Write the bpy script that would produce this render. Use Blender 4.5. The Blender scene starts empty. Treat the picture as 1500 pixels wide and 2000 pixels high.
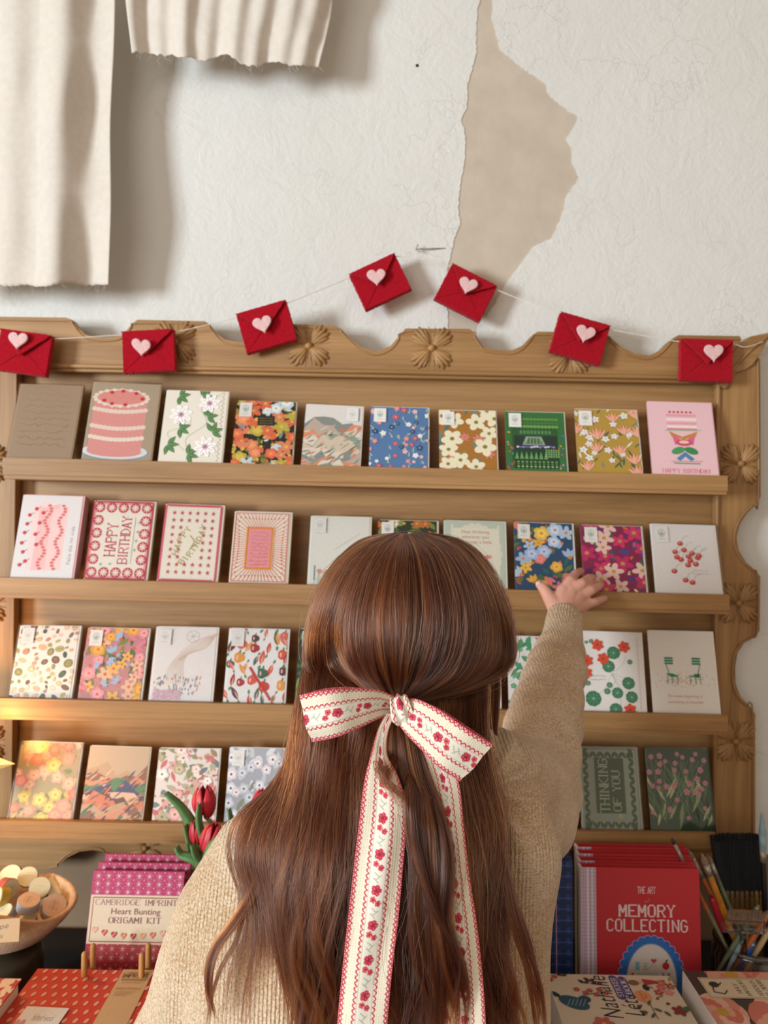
import bpy, bmesh, math, random
import numpy as np
from math import sin, cos, pi, radians
from mathutils import Vector, Matrix, Euler, noise
from mathutils.geometry import tessellate_polygon

SC = bpy.context.scene
COL = SC.collection
# ------------------------------------------------------------------ camera
F = 1444.0
CAMZ = 1.60
cd = bpy.data.cameras.new('camera')
cam = bpy.data.objects.new('camera', cd)
COL.objects.link(cam)
cd.sensor_fit = 'VERTICAL'
cd.sensor_height = 36.0
cd.lens = 36.0 * F / 2000.0
cd.clip_start = 0.02
CAMROT = Matrix.Rotation(radians(90.0), 3, 'X') @ Matrix.Rotation(radians(1.0), 3, 'Z')
cam.matrix_world = Matrix.Translation((0, 0, CAMZ)) @ CAMROT.to_4x4()
SC.camera = cam
cd.dof.use_dof = True
cd.dof.focus_distance = 0.75
cd.dof.aperture_fstop = 7.0
# ------------------------------------------------------------------ light and exposure
SC.view_settings.view_transform = 'Standard'
SC.view_settings.look = 'None'
SC.view_settings.exposure = 0.0
SC.view_settings.gamma = 1.0
SC.view_settings.use_curve_mapping = False
world = bpy.data.worlds.new('room_air')
SC.world = world
world.use_nodes = True
bg = world.node_tree.nodes['Background']
bg.inputs[0].default_value = (1.0, 0.80, 0.60, 1)
bg.inputs[1].default_value = 0.40


def area(name, loc, target, sx, sy, power, col):
    l = bpy.data.lights.new(name, 'AREA')
    l.shape = 'RECTANGLE'
    l.size, l.size_y, l.energy, l.color = sx, sy, power, col
    o = bpy.data.objects.new(name, l)
    COL.objects.link(o)
    o.location = loc
    o.rotation_euler = (Vector(target) - Vector(loc)).to_track_quat('-Z', 'Y').to_euler()
    return o


area('window_daylight', (-4.05, -2.35, 1.68), (0.0, 1.4, 1.80), 1.0, 1.3, 262, (0.84, 0.94, 1.0))
area('fill_light', (-1.5, -2.8, 2.1), (0.2, 1.2, 1.5), 2.4, 1.7, 40, (1.0, 0.96, 0.90))  # fill lamp added behind the camera to lift the reaching arm and hand
lamp = bpy.data.lights.new('warm_lamp', 'POINT')
lamp.energy, lamp.color, lamp.shadow_soft_size = 2.2, (1.0, 0.50, 0.16), 0.03
lo = bpy.data.objects.new('warm_lamp', lamp)
COL.objects.link(lo)


def P(px, py, Y):
    """point of the place seen at pixel (px,py) of the 1500x2000 frame, at distance Y from the camera"""
    d = CAMROT @ Vector(((px - 750.0) / F, -(py - 1000.0) / F, -1.0))
    return Vector((0, 0, CAMZ)) + d * (Y / d.y)


lo.location = P(-95, 1450, 1.20)

# ------------------------------------------------------------------ helpers


def lin(c):
    if isinstance(c, str):
        c = c.lstrip('#')
        c = tuple(int(c[i:i + 2], 16) / 255 for i in (0, 2, 4))
    return tuple(((v / 12.92) if v <= 0.04045 else ((v + 0.055) / 1.055) ** 2.4) for v in c[:3])


def wm(o):
    if o is None:
        return Matrix.Identity(4)
    return wm(o.parent) @ o.matrix_parent_inverse @ o.matrix_basis


def attach(o, parent):
    if parent is not None:
        o.parent = parent
        o.matrix_parent_inverse = wm(parent).inverted()
    return o


def mesh_obj(name, verts, faces, mat, parent=None, smooth=False, cols=None, local=False):
    me = bpy.data.meshes.new(name)
    me.from_pydata([tuple(v) for v in verts], [], faces)
    if mat is not None:
        me.materials.append(mat)
    if smooth:
        me.polygons.foreach_set('use_smooth', [True] * len(me.polygons))
    if cols is not None:
        ca = me.color_attributes.new('Col', 'FLOAT_COLOR', 'CORNER' if len(cols) != len(verts) else 'POINT')
        ca.data.foreach_set('color', np.asarray(cols, dtype=np.float32).ravel())
    me.update()
    o = bpy.data.objects.new(name, me)
    COL.objects.link(o)
    if parent is not None:
        if local:
            o.parent = parent
        else:
            attach(o, parent)
    return o


def empty(name, loc=(0, 0, 0), mat=None):
    o = bpy.data.objects.new(name, None)
    COL.objects.link(o)
    o.empty_display_size = 0.03
    o.matrix_basis = mat if mat is not None else Matrix.Translation(Vector(loc))
    return o


def tag(o, label=None, cat=None, group=None, kind=None):
    if label: o['label'] = label
    if cat: o['category'] = cat
    if group: o['group'] = group
    if kind: o['kind'] = kind
    return o


class G:
    """collects geometry"""
    def __init__(s):
        s.v = []; s.f = []

    def add(s, vs, fs):
        n = len(s.v)
        s.v += [Vector(v) for v in vs]
        s.f += [tuple(i + n for i in f) for f in fs]
        return s

    def box(s, lo_, hi, M=None):
        x0, y0, z0 = lo_; x1, y1, z1 = hi
        vs = [Vector(p) for p in ((x0, y0, z0), (x1, y0, z0), (x1, y1, z0), (x0, y1, z0), (x0, y0, z1), (x1, y0, z1), (x1, y1, z1), (x0, y1, z1))]
        if M is not None: vs = [M @ v for v in vs]
        return s.add(vs, [(0, 3, 2, 1), (4, 5, 6, 7), (0, 1, 5, 4), (1, 2, 6, 5), (2, 3, 7, 6), (3, 0, 4, 7)])

    def tube(s, pts, rad, n=12, sx=1.0, cap=True, up=None, round_=True):
        """closed tube through pts, rounded ends"""
        pts = [Vector(p) for p in pts]
        if not hasattr(rad, '__len__'): rad = [rad] * len(pts)
        rad = list(rad)
        if round_:
            d0 = (pts[0] - pts[1]).normalized(); d1 = (pts[-1] - pts[-2]).normalized()
            pre = [(pts[0] + d0 * rad[0] * sin(a), rad[0] * cos(a)) for a in (1.35, 0.9, 0.45)]
            post = [(pts[-1] + d1 * rad[-1] * sin(a), rad[-1] * cos(a)) for a in (0.45, 0.9, 1.35)]
            pts = [p for p, r in pre] + pts + [p for p, r in post]
            rad = [r for p, r in pre] + rad + [r for p, r in post]
        base = len(s.v)
        t = (pts[1] - pts[0]).normalized()
        u = Vector(up) if up is not None else (Vector((0, 0, 1)) if abs(t.z) < 0.9 else Vector((1, 0, 0)))
        for i, p in enumerate(pts):
            a = pts[max(i - 1, 0)]; b = pts[min(i + 1, len(pts) - 1)]
            t = (b - a).normalized()
            u = (u - t * u.dot(t)).normalized()
            w = t.cross(u)
            for k in range(n):
                an = 2 * pi * k / n
                s.v.append(p + (w * cos(an) * sx + u * sin(an)) * rad[i])
        m = len(pts)
        for i in range(m - 1):
            for k in range(n):
                a = base + i * n + k; b = base + i * n + (k + 1) % n
                s.f.append((a, b, b + n, a + n))
        if cap:
            s.f.append(tuple(base + k for k in range(n))[::-1])
            s.f.append(tuple(base + (m - 1) * n + k for k in range(n)))
        return s

    def lathe(s, prof, c, n=28, M=None, wob=None):
        """prof: (r,z) list revolved about z at c, closed if the ends have r=0"""
        base = len(s.v); c = Vector(c)
        for i, (r, z) in enumerate(prof):
            for k in range(n):
                a = 2 * pi * k / n
                rr, zz = (r, z) if wob is None else wob(r, z, a)
                p = Vector((rr * cos(a), rr * sin(a), zz))
                s.v.append((M @ p if M is not None else p) + c)
        for i in range(len(prof) - 1):
            for k in range(n):
                a = base + i * n + k; b = base + i * n + (k + 1) % n
                s.f.append((a, b, b + n, a + n))
        s.f.append(tuple(base + k for k in range(n))[::-1])
        s.f.append(tuple(base + (len(prof) - 1) * n + k for k in range(n)))
        return s

    def prism(s, outer, y0, y1, holes=()):
        """outline in (x,z), extruded between y0 (front) and y1"""
        loops = [list(outer)] + [list(h) for h in holes]
        flat = [p for l in loops for p in l]
        tris = tessellate_polygon([[Vector((p[0], p[1], 0)) for p in l] for l in loops])
        n = len(flat); b = len(s.v)
        s.v += [Vector((p[0], y0, p[1])) for p in flat] + [Vector((p[0], y1, p[1])) for p in flat]
        for t in tris:
            s.f.append(tuple(b + i for i in t)); s.f.append(tuple(b + n + i for i in t[::-1]))
        o = 0
        for l in loops:
            k = len(l)
            for i in range(k):
                a = b + o + i; c = b + o + (i + 1) % k
                s.f.append((a, c, c + n, a + n))
            o += k
        return s

    def ell(s, c, r, n=14, m=9, M=None):
        base = len(s.v); c = Vector(c)
        for i in range(1, m):
            th = pi * i / m
            for k in range(n):
                a = 2 * pi * k / n
                p = Vector((r[0] * sin(th) * cos(a), r[1] * sin(th) * sin(a), r[2] * cos(th)))
                s.v.append((M @ p if M is not None else p) + c)
        for i in range(m - 2):
            for k in range(n):
                a = base + i * n + k; b = base + i * n + (k + 1) % n
                s.f.append((a, a + n, b + n, b))
        s.f.append(tuple(base + k for k in range(n)))
        s.f.append(tuple(base + (m - 2) * n + k for k in range(n))[::-1])
        return s

    def build(s, name, mat, parent=None, smooth=False, bevel=0, local=False, fix=True):
        o = mesh_obj(name, s.v, s.f, mat, parent, smooth, local=local)
        if fix:
            bm = bmesh.new(); bm.from_mesh(o.data)
            bmesh.ops.recalc_face_normals(bm, faces=bm.faces)
            if bevel:
                es = [e for e in bm.edges if len(e.link_faces) == 2 and e.calc_face_angle(0) > 0.6]
                bmesh.ops.bevel(bm, geom=es, offset=bevel, segments=2, affect='EDGES', profile=0.7)
            bm.to_mesh(o.data); bm.free()
            if smooth:
                o.data.polygons.foreach_set('use_smooth', [True] * len(o.data.polygons))
        return o


def remesh(o, voxel, smooth_it=6, factor=0.6):
    m = o.modifiers.new('r', 'REMESH'); m.mode = 'VOXEL'; m.voxel_size = voxel; m.use_smooth_shade = True
    if smooth_it:
        s = o.modifiers.new('s', 'SMOOTH'); s.factor = factor; s.iterations = smooth_it
    dg = bpy.context.evaluated_depsgraph_get()
    dg.update()
    me = bpy.data.meshes.new_from_object(o.evaluated_get(dg))
    o.modifiers.clear()
    me.name = o.name
    mats = [x for x in o.data.materials]
    o.data = me
    if not me.materials:
        for x in mats: me.materials.append(x)
    me.polygons.foreach_set('use_smooth', [True] * len(me.polygons))
    return o


def catmull(pts, n):
    """resample a polyline of vectors smoothly to n points"""
    pts = [Vector(p) for p in pts]
    q = [pts[0] * 2 - pts[1]] + pts + [pts[-1] * 2 - pts[-2]]
    L = [0.0]
    for a, b in zip(pts, pts[1:]): L.append(L[-1] + max((b - a).length, 1e-9))
    out = []
    j = 0
    for i in range(n):
        s = L[-1] * i / (n - 1)
        while j < len(L) - 2 and s > L[j + 1]: j += 1
        t = (s - L[j]) / (L[j + 1] - L[j]); t = min(max(t, 0), 1)
        p0, p1, p2, p3 = q[j], q[j + 1], q[j + 2], q[j + 3]
        out.append(0.5 * ((2 * p1) + (-p0 + p2) * t + (2 * p0 - 5 * p1 + 4 * p2 - p3) * t * t + (-p0 + 3 * p1 - 3 * p2 + p3) * t ** 3))
    return out


# ------------------------------------------------------------------ materials
def mat_new(name):
    m = bpy.data.materials.new(name); m.use_nodes = True
    nt = m.node_tree
    return m, nt, nt.nodes['Principled BSDF']


def N(nt, t, **kw):
    n = nt.nodes.new(t)
    for k, v in kw.items():
        if k.startswith('i_'):
            key = k[2:]
            n.inputs[int(key) if key.isdigit() else key].default_value = v
        else:
            setattr(n, k, v)
    return n


def plain(name, c, rough=0.6, metal=0.0, var=0.08, scale=60, bump=0.0, bscale=200, sheen=0.0, spec=0.5):
    m, nt, b = mat_new(name)
    c = lin(c)
    tc = N(nt, 'ShaderNodeTexCoord')
    nz = N(nt, 'ShaderNodeTexNoise', i_Scale=scale, i_Detail=4.0)
    nt.links.new(tc.outputs['Object'], nz.inputs['Vector'])
    r = N(nt, 'ShaderNodeValToRGB')
    r.color_ramp.elements[0].position = 0.3; r.color_ramp.elements[1].position = 0.7
    r.color_ramp.elements[0].color = tuple(v * (1 - var) for v in c) + (1,)
    r.color_ramp.elements[1].color = tuple(min(v * (1 + var), 1) for v in c) + (1,)
    nt.links.new(nz.outputs[0], r.inputs[0]); nt.links.new(r.outputs[0], b.inputs['Base Color'])
    b.inputs['Roughness'].default_value = rough; b.inputs['Metallic'].default_value = metal
    b.inputs['Specular IOR Level'].default_value = spec
    if sheen:
        b.inputs['Sheen Weight'].default_value = sheen; b.inputs['Sheen Roughness'].default_value = 0.5
    if bump:
        n2 = N(nt, 'ShaderNodeTexNoise', i_Scale=bscale, i_Detail=3.0)
        nt.links.new(tc.outputs['Object'], n2.inputs['Vector'])
        bp = N(nt, 'ShaderNodeBump', i_Strength=bump, i_Distance=0.001)
        nt.links.new(n2.outputs[0], bp.inputs['Height']); nt.links.new(bp.outputs[0], b.inputs['Normal'])
    return m


def wood(name, dark, light, axis='X', rough=0.45, freq=1.0):
    m, nt, b = mat_new(name)
    tc = N(nt, 'ShaderNodeTexCoord'); mp = N(nt, 'ShaderNodeMapping')
    sc = {'X': (1.2, 30, 30), 'Z': (30, 30, 1.2), 'Y': (30, 1.2, 30)}[axis]
    mp.inputs['Scale'].default_value = tuple(v * freq for v in sc)
    nt.links.new(tc.outputs['Object'], mp.inputs[0])
    n1 = N(nt, 'ShaderNodeTexNoise', i_Scale=1.0, i_Detail=6.0, i_Roughness=0.6, i_Distortion=0.6)
    nt.links.new(mp.outputs[0], n1.inputs['Vector'])
    n2 = N(nt, 'ShaderNodeTexNoise', i_Scale=7.0, i_Detail=5.0, i_Roughness=0.75)
    nt.links.new(mp.outputs[0], n2.inputs['Vector'])
    mx = N(nt, 'ShaderNodeMath', operation='MULTIPLY_ADD'); mx.inputs[1].default_value = 0.45
    nt.links.new(n2.outputs[0], mx.inputs[0]); nt.links.new(n1.outputs[0], mx.inputs[2])
    r = N(nt, 'ShaderNodeValToRGB')
    r.color_ramp.elements[0].position = 0.5; r.color_ramp.elements[1].position = 0.95
    r.color_ramp.elements[0].color = lin(dark) + (1,); r.color_ramp.elements[1].color = lin(light) + (1,)
    nt.links.new(mx.outputs[0], r.inputs[0]); nt.links.new(r.outputs[0], b.inputs['Base Color'])
    bp = N(nt, 'ShaderNodeBump', i_Strength=0.25, i_Distance=0.0008)
    nt.links.new(mx.outputs[0], bp.inputs['Height']); nt.links.new(bp.outputs[0], b.inputs['Normal'])
    b.inputs['Roughness'].default_value = rough
    return m


M_wood = wood('oak_wood', '#8a633a', '#b88d5a', 'X', 0.5)
M_woodV = wood('oak_wood_upright', '#8a633a', '#b88d5a', 'Z', 0.5)
M_dark = wood('dark_table_wood', '#0e0907', '#1b110d', 'X', 0.85)
M_pegwood = wood('peg_wood', '#a8713a', '#c99150', 'Z', 0.5)
M_floor = wood('floor_wood', '#6b4a30', '#8a6443', 'Y', 0.4, 0.4)

# wall plaster
M_wall, nt, b = mat_new('white_plaster')
tc = N(nt, 'ShaderNodeTexCoord')
n1 = N(nt, 'ShaderNodeTexNoise', i_Scale=2.2, i_Detail=3.0)
nt.links.new(tc.outputs['Object'], n1.inputs['Vector'])
r = N(nt, 'ShaderNodeValToRGB')
r.color_ramp.elements[0].color = lin('#d6d4ce') + (1,); r.color_ramp.elements[1].color = lin('#e6e5e1') + (1,)
nt.links.new(n1.outputs[0], r.inputs[0]); nt.links.new(r.outputs[0], b.inputs['Base Color'])
b.inputs['Roughness'].default_value = 0.75
n2 = N(nt, 'ShaderNodeTexNoise', i_Scale=130.0, i_Detail=2.0)
n3 = N(nt, 'ShaderNodeTexNoise', i_Scale=16.0, i_Detail=6.0, i_Roughness=0.7, i_Distortion=1.2)
vo = N(nt, 'ShaderNodeTexVoronoi', feature='DISTANCE_TO_EDGE', i_Scale=7.0)
dn = N(nt, 'ShaderNodeTexNoise', i_Scale=9.0, i_Detail=5.0)
vm = N(nt, 'ShaderNodeVectorMath', operation='MULTIPLY_ADD'); vm.inputs[1].default_value = (0.5, 0.5, 0.5)
nt.links.new(tc.outputs['Object'], dn.inputs['Vector']); nt.links.new(dn.outputs['Color'], vm.inputs[0])
nt.links.new(tc.outputs['Object'], vm.inputs[2]); nt.links.new(vm.outputs[0], vo.inputs['Vector'])
cr = N(nt, 'ShaderNodeMapRange'); cr.inputs[1].default_value = 0.0; cr.inputs[2].default_value = 0.012
nt.links.new(vo.outputs['Distance'], cr.inputs[0])
gate = N(nt, 'ShaderNodeTexNoise', i_Scale=5.0, i_Detail=2.0)
gr = N(nt, 'ShaderNodeMapRange'); gr.inputs[1].default_value = 0.5; gr.inputs[2].default_value = 0.62
nt.links.new(tc.outputs['Object'], gate.inputs['Vector']); nt.links.new(gate.outputs[0], gr.inputs[0])
inv = N(nt, 'ShaderNodeMath', operation='SUBTRACT'); inv.inputs[0].default_value = 1.0
nt.links.new(cr.outputs[0], inv.inputs[1])
cm = N(nt, 'ShaderNodeMath', operation='MULTIPLY'); nt.links.new(inv.outputs[0], cm.inputs[0]); nt.links.new(gr.outputs[0], cm.inputs[1])
for nn in (n2, n3): nt.links.new(tc.outputs['Object'], nn.inputs['Vector'])
h1 = N(nt, 'ShaderNodeMath', operation='MULTIPLY_ADD'); h1.inputs[1].default_value = 0.22
nt.links.new(n2.outputs[0], h1.inputs[0]); nt.links.new(n3.outputs[0], h1.inputs[2])
h2 = N(nt, 'ShaderNodeMath', operation='MULTIPLY_ADD'); h2.inputs[1].default_value = 0.22
nt.links.new(cm.outputs[0], h2.inputs[0]); nt.links.new(h1.outputs[0], h2.inputs[2])
bp = N(nt, 'ShaderNodeBump', i_Strength=0.6, i_Distance=0.0050)
nt.links.new(h2.outputs[0], bp.inputs['Height']); nt.links.new(bp.outputs[0], b.inputs['Normal'])

M_under = plain('beige_underplaster', '#c6b8a7', 0.8, var=0.06, scale=25, bump=0.35, bscale=120)
M_linen = plain('cream_linen', '#d8cfc4', 0.85, var=0.04, scale=90, bump=0.35, bscale=500, sheen=0.2)
M_felt = plain('red_felt', '#a90c20', 0.95, var=0.14, scale=220, bump=0.9, bscale=900, sheen=0.12, spec=0.1)
M_pinkfelt = plain('pale_pink_felt', '#e8bfbf', 0.95, var=0.10, scale=300, bump=0.9, bscale=900, sheen=0.2, spec=0.1)
M_bowlfelt = plain('tan_felt', '#c9a27c', 0.95, var=0.12, scale=120, bump=0.8, bscale=500, sheen=0.2, spec=0.1)
M_string = plain('white_string', '#e8e2d8', 0.8)
M_cream = plain('cream_paper', '#e6ddcb', 0.6, var=0.03)
M_white = plain('white_paper', '#ebe7e2', 0.55, var=0.02)
M_kraft = plain('kraft_paper', '#b49878', 0.7, var=0.06, scale=150)
M_pinkp = plain('pink_paper', '#e2a3a8', 0.6, var=0.03)
M_greenp = plain('dark_green_paper', '#2c4a33', 0.5, var=0.05)
M_redp = plain('red_cover', '#c52c36', 0.5, var=0.05)
M_bluep = plain('navy_cover', '#22396c', 0.5, var=0.05)
M_magp = plain('magenta_cover', '#b52a66', 0.5, var=0.05)
M_olive = plain('dark_olive_glaze', '#3a3427', 0.4, var=0.1)
M_skin = plain('skin', '#d9a08c', 0.5, var=0.06, scale=45, bump=0.12, bscale=300)
M_trouser = plain('dark_denim', '#27303f', 0.8, var=0.1, scale=200)
M_shoe = plain('brown_leather', '#3a261a', 0.5)
M_hairbase = plain('dark_auburn_hair_base', '#2a1710', 0.6, var=0.2, scale=80, spec=0.3)
M_tulip = plain('red_tulip_petal', '#c9303e', 0.45, var=0.15, scale=60)
M_leaf = plain('tulip_leaf', '#5a8450', 0.5, var=0.15, scale=60)
M_metal = plain('old_iron', '#4a4038', 0.5, 0.8)
M_ferrule = plain('paint_stained_ferrule', '#a9a49a', 0.4, 0.5, var=0.3, scale=160)
M_bristle = plain('black_bristles', '#10121a', 0.8, var=0.3, scale=400, bump=0.8, bscale=700)
M_bristleb = plain('brown_bristles', '#8a7260', 0.8, var=0.3, scale=400)
M_hole = plain('dark_hole', '#1a1410', 0.9)

# printed paper: colours carried by the mesh
M_print, nt, b = mat_new('printed_paper')
at = N(nt, 'ShaderNodeVertexColor', layer_name='Col')
pn = N(nt, 'ShaderNodeTexNoise', i_Scale=260.0, i_Detail=2.0)
tc = N(nt, 'ShaderNodeTexCoord'); nt.links.new(tc.outputs['Object'], pn.inputs['Vector'])
pr = N(nt, 'ShaderNodeMapRange'); pr.inputs[3].default_value = 0.9; pr.inputs[4].default_value = 1.06
nt.links.new(pn.outputs[0], pr.inputs[0])
mm = N(nt, 'ShaderNodeVectorMath', operation='SCALE')
nt.links.new(at.outputs[0], mm.inputs[0]); nt.links.new(pr.outputs[0], mm.inputs['Scale'])
nt.links.new(mm.outputs[0], b.inputs['Base Color']); b.inputs['Roughness'].default_value = 0.5

M_rib, nt, b = mat_new('woven_ribbon')
at = N(nt, 'ShaderNodeVertexColor', layer_name='Col')
nt.links.new(at.outputs[0], b.inputs['Base Color']); b.inputs['Roughness'].default_value = 0.8
b.inputs['Sheen Weight'].default_value = 0.2


def sleeve_mat(name, wr, amt, wsc):
    m, nt, b = mat_new(name)
    nt.nodes.remove(b)
    out = nt.nodes['Material Output']
    tr = N(nt, 'ShaderNodeBsdfTransparent'); gl = N(nt, 'ShaderNodeBsdfGlossy', i_Roughness=0.12)
    fr = N(nt, 'ShaderNodeFresnel', i_IOR=1.5)
    tc = N(nt, 'ShaderNodeTexCoord'); nz = N(nt, 'ShaderNodeTexNoise', i_Scale=wsc, i_Detail=2.0, i_Distortion=1.5)
    nt.links.new(tc.outputs['Object'], nz.inputs['Vector'])
    bp = N(nt, 'ShaderNodeBump', i_Strength=wr, i_Distance=0.01)
    nt.links.new(nz.outputs[0], bp.inputs['Height'])
    nt.links.new(bp.outputs[0], gl.inputs['Normal']); nt.links.new(bp.outputs[0], fr.inputs['Normal'])
    mu = N(nt, 'ShaderNodeMath', operation='MULTIPLY', use_clamp=True); mu.inputs[1].default_value = amt
    nt.links.new(fr.outputs[0], mu.inputs[0])
    mx = N(nt, 'ShaderNodeMixShader')
    nt.links.new(mu.outputs[0], mx.inputs[0]); nt.links.new(tr.outputs[0], mx.inputs[1]); nt.links.new(gl.outputs[0], mx.inputs[2])
    nt.links.new(mx.outputs[0], out.inputs[0])
    return m


M_sleeve = sleeve_mat('clear_sleeve', 0.10, 0.35, 20.0)
M_sleeve2 = sleeve_mat('crinkled_clear_sleeve', 1.0, 2.4, 7.0)
M_acry = sleeve_mat('clear_acrylic', 0.1, 2.0, 20.0)
M_glass = sleeve_mat('jar_glass', 0.1, 2.6, 20.0)

# knit
def knit(name, c1, c2, period):
    m, nt, b = mat_new(name)
    tc = N(nt, 'ShaderNodeTexCoord')
    nz = N(nt, 'ShaderNodeTexNoise', i_Scale=420.0, i_Detail=4.0, i_Roughness=0.6)
    nl = N(nt, 'ShaderNodeTexNoise', i_Scale=14.0, i_Detail=3.0)
    nt.links.new(tc.outputs['Object'], nz.inputs['Vector']); nt.links.new(tc.outputs['Object'], nl.inputs['Vector'])
    wv = N(nt, 'ShaderNodeTexWave', wave_type='BANDS', bands_direction='X', i_Scale=2 * pi / 20 / period, i_Distortion=1.2)
    wv.inputs['Detail'].default_value = 1.0; wv.inputs['Detail Scale'].default_value = 1.5
    nt.links.new(tc.outputs['Object'], wv.inputs['Vector'])
    wz = N(nt, 'ShaderNodeTexWave', wave_type='BANDS', bands_direction='Z', i_Scale=2 * pi / 20 / (period * 0.8), i_Distortion=1.5)
    nt.links.new(tc.outputs['Object'], wz.inputs['Vector'])
    a = N(nt, 'ShaderNodeMath', operation='MULTIPLY_ADD'); a.inputs[1].default_value = 0.25
    nt.links.new(wz.outputs[1], a.inputs[0]); nt.links.new(wv.outputs[1], a.inputs[2])
    h = N(nt, 'ShaderNodeMath', operation='MULTIPLY_ADD'); h.inputs[1].default_value = 0.7
    nt.links.new(nz.outputs[0], h.inputs[0]); nt.links.new(a.outputs[0], h.inputs[2])
    r = N(nt, 'ShaderNodeValToRGB'); r.color_ramp.elements[0].position = 0.35; r.color_ramp.elements[1].position = 0.62
    r.color_ramp.elements[0].color = lin(c1) + (1,); r.color_ramp.elements[1].color = lin(c2) + (1,)
    ad = N(nt, 'ShaderNodeMath', operation='MULTIPLY_ADD'); ad.inputs[1].default_value = 0.35
    sb = N(nt, 'ShaderNodeMath', operation='SUBTRACT'); sb.inputs[1].default_value = 0.5
    nt.links.new(nl.outputs[0], sb.inputs[0]); nt.links.new(sb.outputs[0], ad.inputs[0]); nt.links.new(nz.outputs[0], ad.inputs[2])
    nt.links.new(ad.outputs[0], r.inputs[0]); nt.links.new(r.outputs[0], b.inputs['Base Color'])
    b.inputs['Roughness'].default_value = 0.95; b.inputs['Sheen Weight'].default_value = 0.35
    b.inputs['Specular IOR Level'].default_value = 0.1
    bp = N(nt, 'ShaderNodeBump', i_Strength=0.75, i_Distance=0.0016)
    nt.links.new(h.outputs[0], bp.inputs['Height']); nt.links.new(bp.outputs[0], b.inputs['Normal'])
    return m


M_knit = knit('oatmeal_knit', '#b89168', '#e3cdb0', 0.0040)

# hair strands
M_hair = bpy.data.materials.new('auburn_hair'); M_hair.use_nodes = True
nt = M_hair.node_tree; nt.nodes.remove(nt.nodes['Principled BSDF'])
hp = N(nt, 'ShaderNodeBsdfHairPrincipled', model='CHIANG', parametrization='COLOR')
hi = N(nt, 'ShaderNodeHairInfo')
r = N(nt, 'ShaderNodeValToRGB')
r.color_ramp.elements[0].color = lin('#22100a') + (1,); r.color_ramp.elements[1].color = lin('#985428') + (1,)
e = r.color_ramp.elements.new(0.5); e.color = lin('#48251a') + (1,)
ta = N(nt, 'ShaderNodeAttribute', attribute_name='tone')
tm = N(nt, 'ShaderNodeMath', operation='MULTIPLY_ADD'); tm.inputs[1].default_value = 0.45
nt.links.new(hi.outputs['Random'], tm.inputs[0]); nt.links.new(ta.outputs['Fac'], tm.inputs[2])
nt.links.new(tm.outputs[0], r.inputs[0]); nt.links.new(r.outputs[0], hp.inputs['Color'])
hp.inputs['Roughness'].default_value = 0.24; hp.inputs['Radial Roughness'].default_value = 0.42
nt.links.new(hp.outputs[0], nt.nodes['Material Output'].inputs[0])
# ------------------------------------------------------------------ the setting
WALL, PANEL, BOARD, LIP = 1.42, 1.39, 1.36, 1.284
ZF = 0.0


def px_outline(pts, Y, jag=0, step=0.006, seed=1):
    out = [P(x, y, Y) for x, y in pts]
    out = [(p.x, p.z) for p in out]
    if not jag: return out
    rnd = random.Random(seed); res = []
    for i, a in enumerate(out):
        b_ = out[(i + 1) % len(out)]
        L = math.dist(a, b_); k = max(1, int(L / step))
        for j in range(k):
            t = j / k
            res.append((a[0] + (b_[0] - a[0]) * t + rnd.uniform(-jag, jag), a[1] + (b_[1] - a[1]) * t + rnd.uniform(-jag, jag)))
    return res


patch = [(936, -70), (939, 0), (933, 17), (930, 57), (931, 102), (922, 136), (913, 164), (912, 210), (901, 232), (905, 249), (910, 272), (908, 317),
         (899, 363), (895, 408), (899, 436), (887, 470), (877, 510), (871, 550), (876, 640), (880, 700), (930, 700), (932, 640), (968, 590), (990, 550), (1013, 521), (1041, 482), (1078, 465),
         (1103, 408), (1103, 388), (1132, 346), (1117, 317), (1116, 289), (1106, 272), (1117, 255), (1130, 229), (1092, 204), (1069, 181),
         (1066, 164), (1035, 144), (1007, 122), (976, 96), (972, 74), (960, 34), (962, 0), (966, -70)]
ho = px_outline(patch, WALL, 0.0013, 0.005)
cx, cz = P(815, 128, WALL).x, P(815, 128, WALL).z
nail_hole = [(cx + 0.0035 * cos(a), cz + 0.0035 * sin(a)) for a in np.linspace(0, 2 * pi, 9)[:-1]]
g = G().prism([(-3, 0), (3, 0), (3, 2.9), (-3, 2.9)], WALL, WALL + 0.0016, [ho, nail_hole])
w = g.build('wall_back', M_wall, fix=True); tag(w, kind='structure')
pl = G().box((-3, WALL + 0.0016, 0), (3, WALL + 0.12, 2.9)).build('under_plaster', M_under, w)
G().lathe([(0.0, 0), (0.0034, 0.0), (0.0034, 0.0008), (0, 0.0008)], (cx, WALL + 0.0014, cz), 10, Matrix.Rotation(radians(90), 3, 'X')).build('nail_hole', M_hole, w)
fl = G().box((-3, -2.6, -0.05), (3, WALL + 0.12, 0)).build('floor', M_floor); tag(fl, kind='structure')
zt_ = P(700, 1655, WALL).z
tr_ = G().box((-2.2, WALL - .006, 0), (2.2, WALL, zt_)).build('wall_shade_panel', plain('shaded_wall_brown', '#8d745a', .75, var=.08, scale=12, bump=.2, bscale=90)); tag(tr_, kind='structure')  # added thin board; its brown stands in for warm shade on the lower wall
# thin nail with its bent head
g = G(); g.tube([P(812, 487, 1.408), P(830, 486, 1.412), P(876, 485, WALL + 0.002)], [0.0013, 0.0012, 0.0012], 6)
g.tube([P(816, 478, 1.408), P(812, 488, 1.407), P(821, 492, 1.408)], 0.0011, 6)
tag(g.build('wall_nail', M_ferrule, smooth=True), 'thin bent nail stuck in the white wall beside the peeled beige patch', 'nail')

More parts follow.
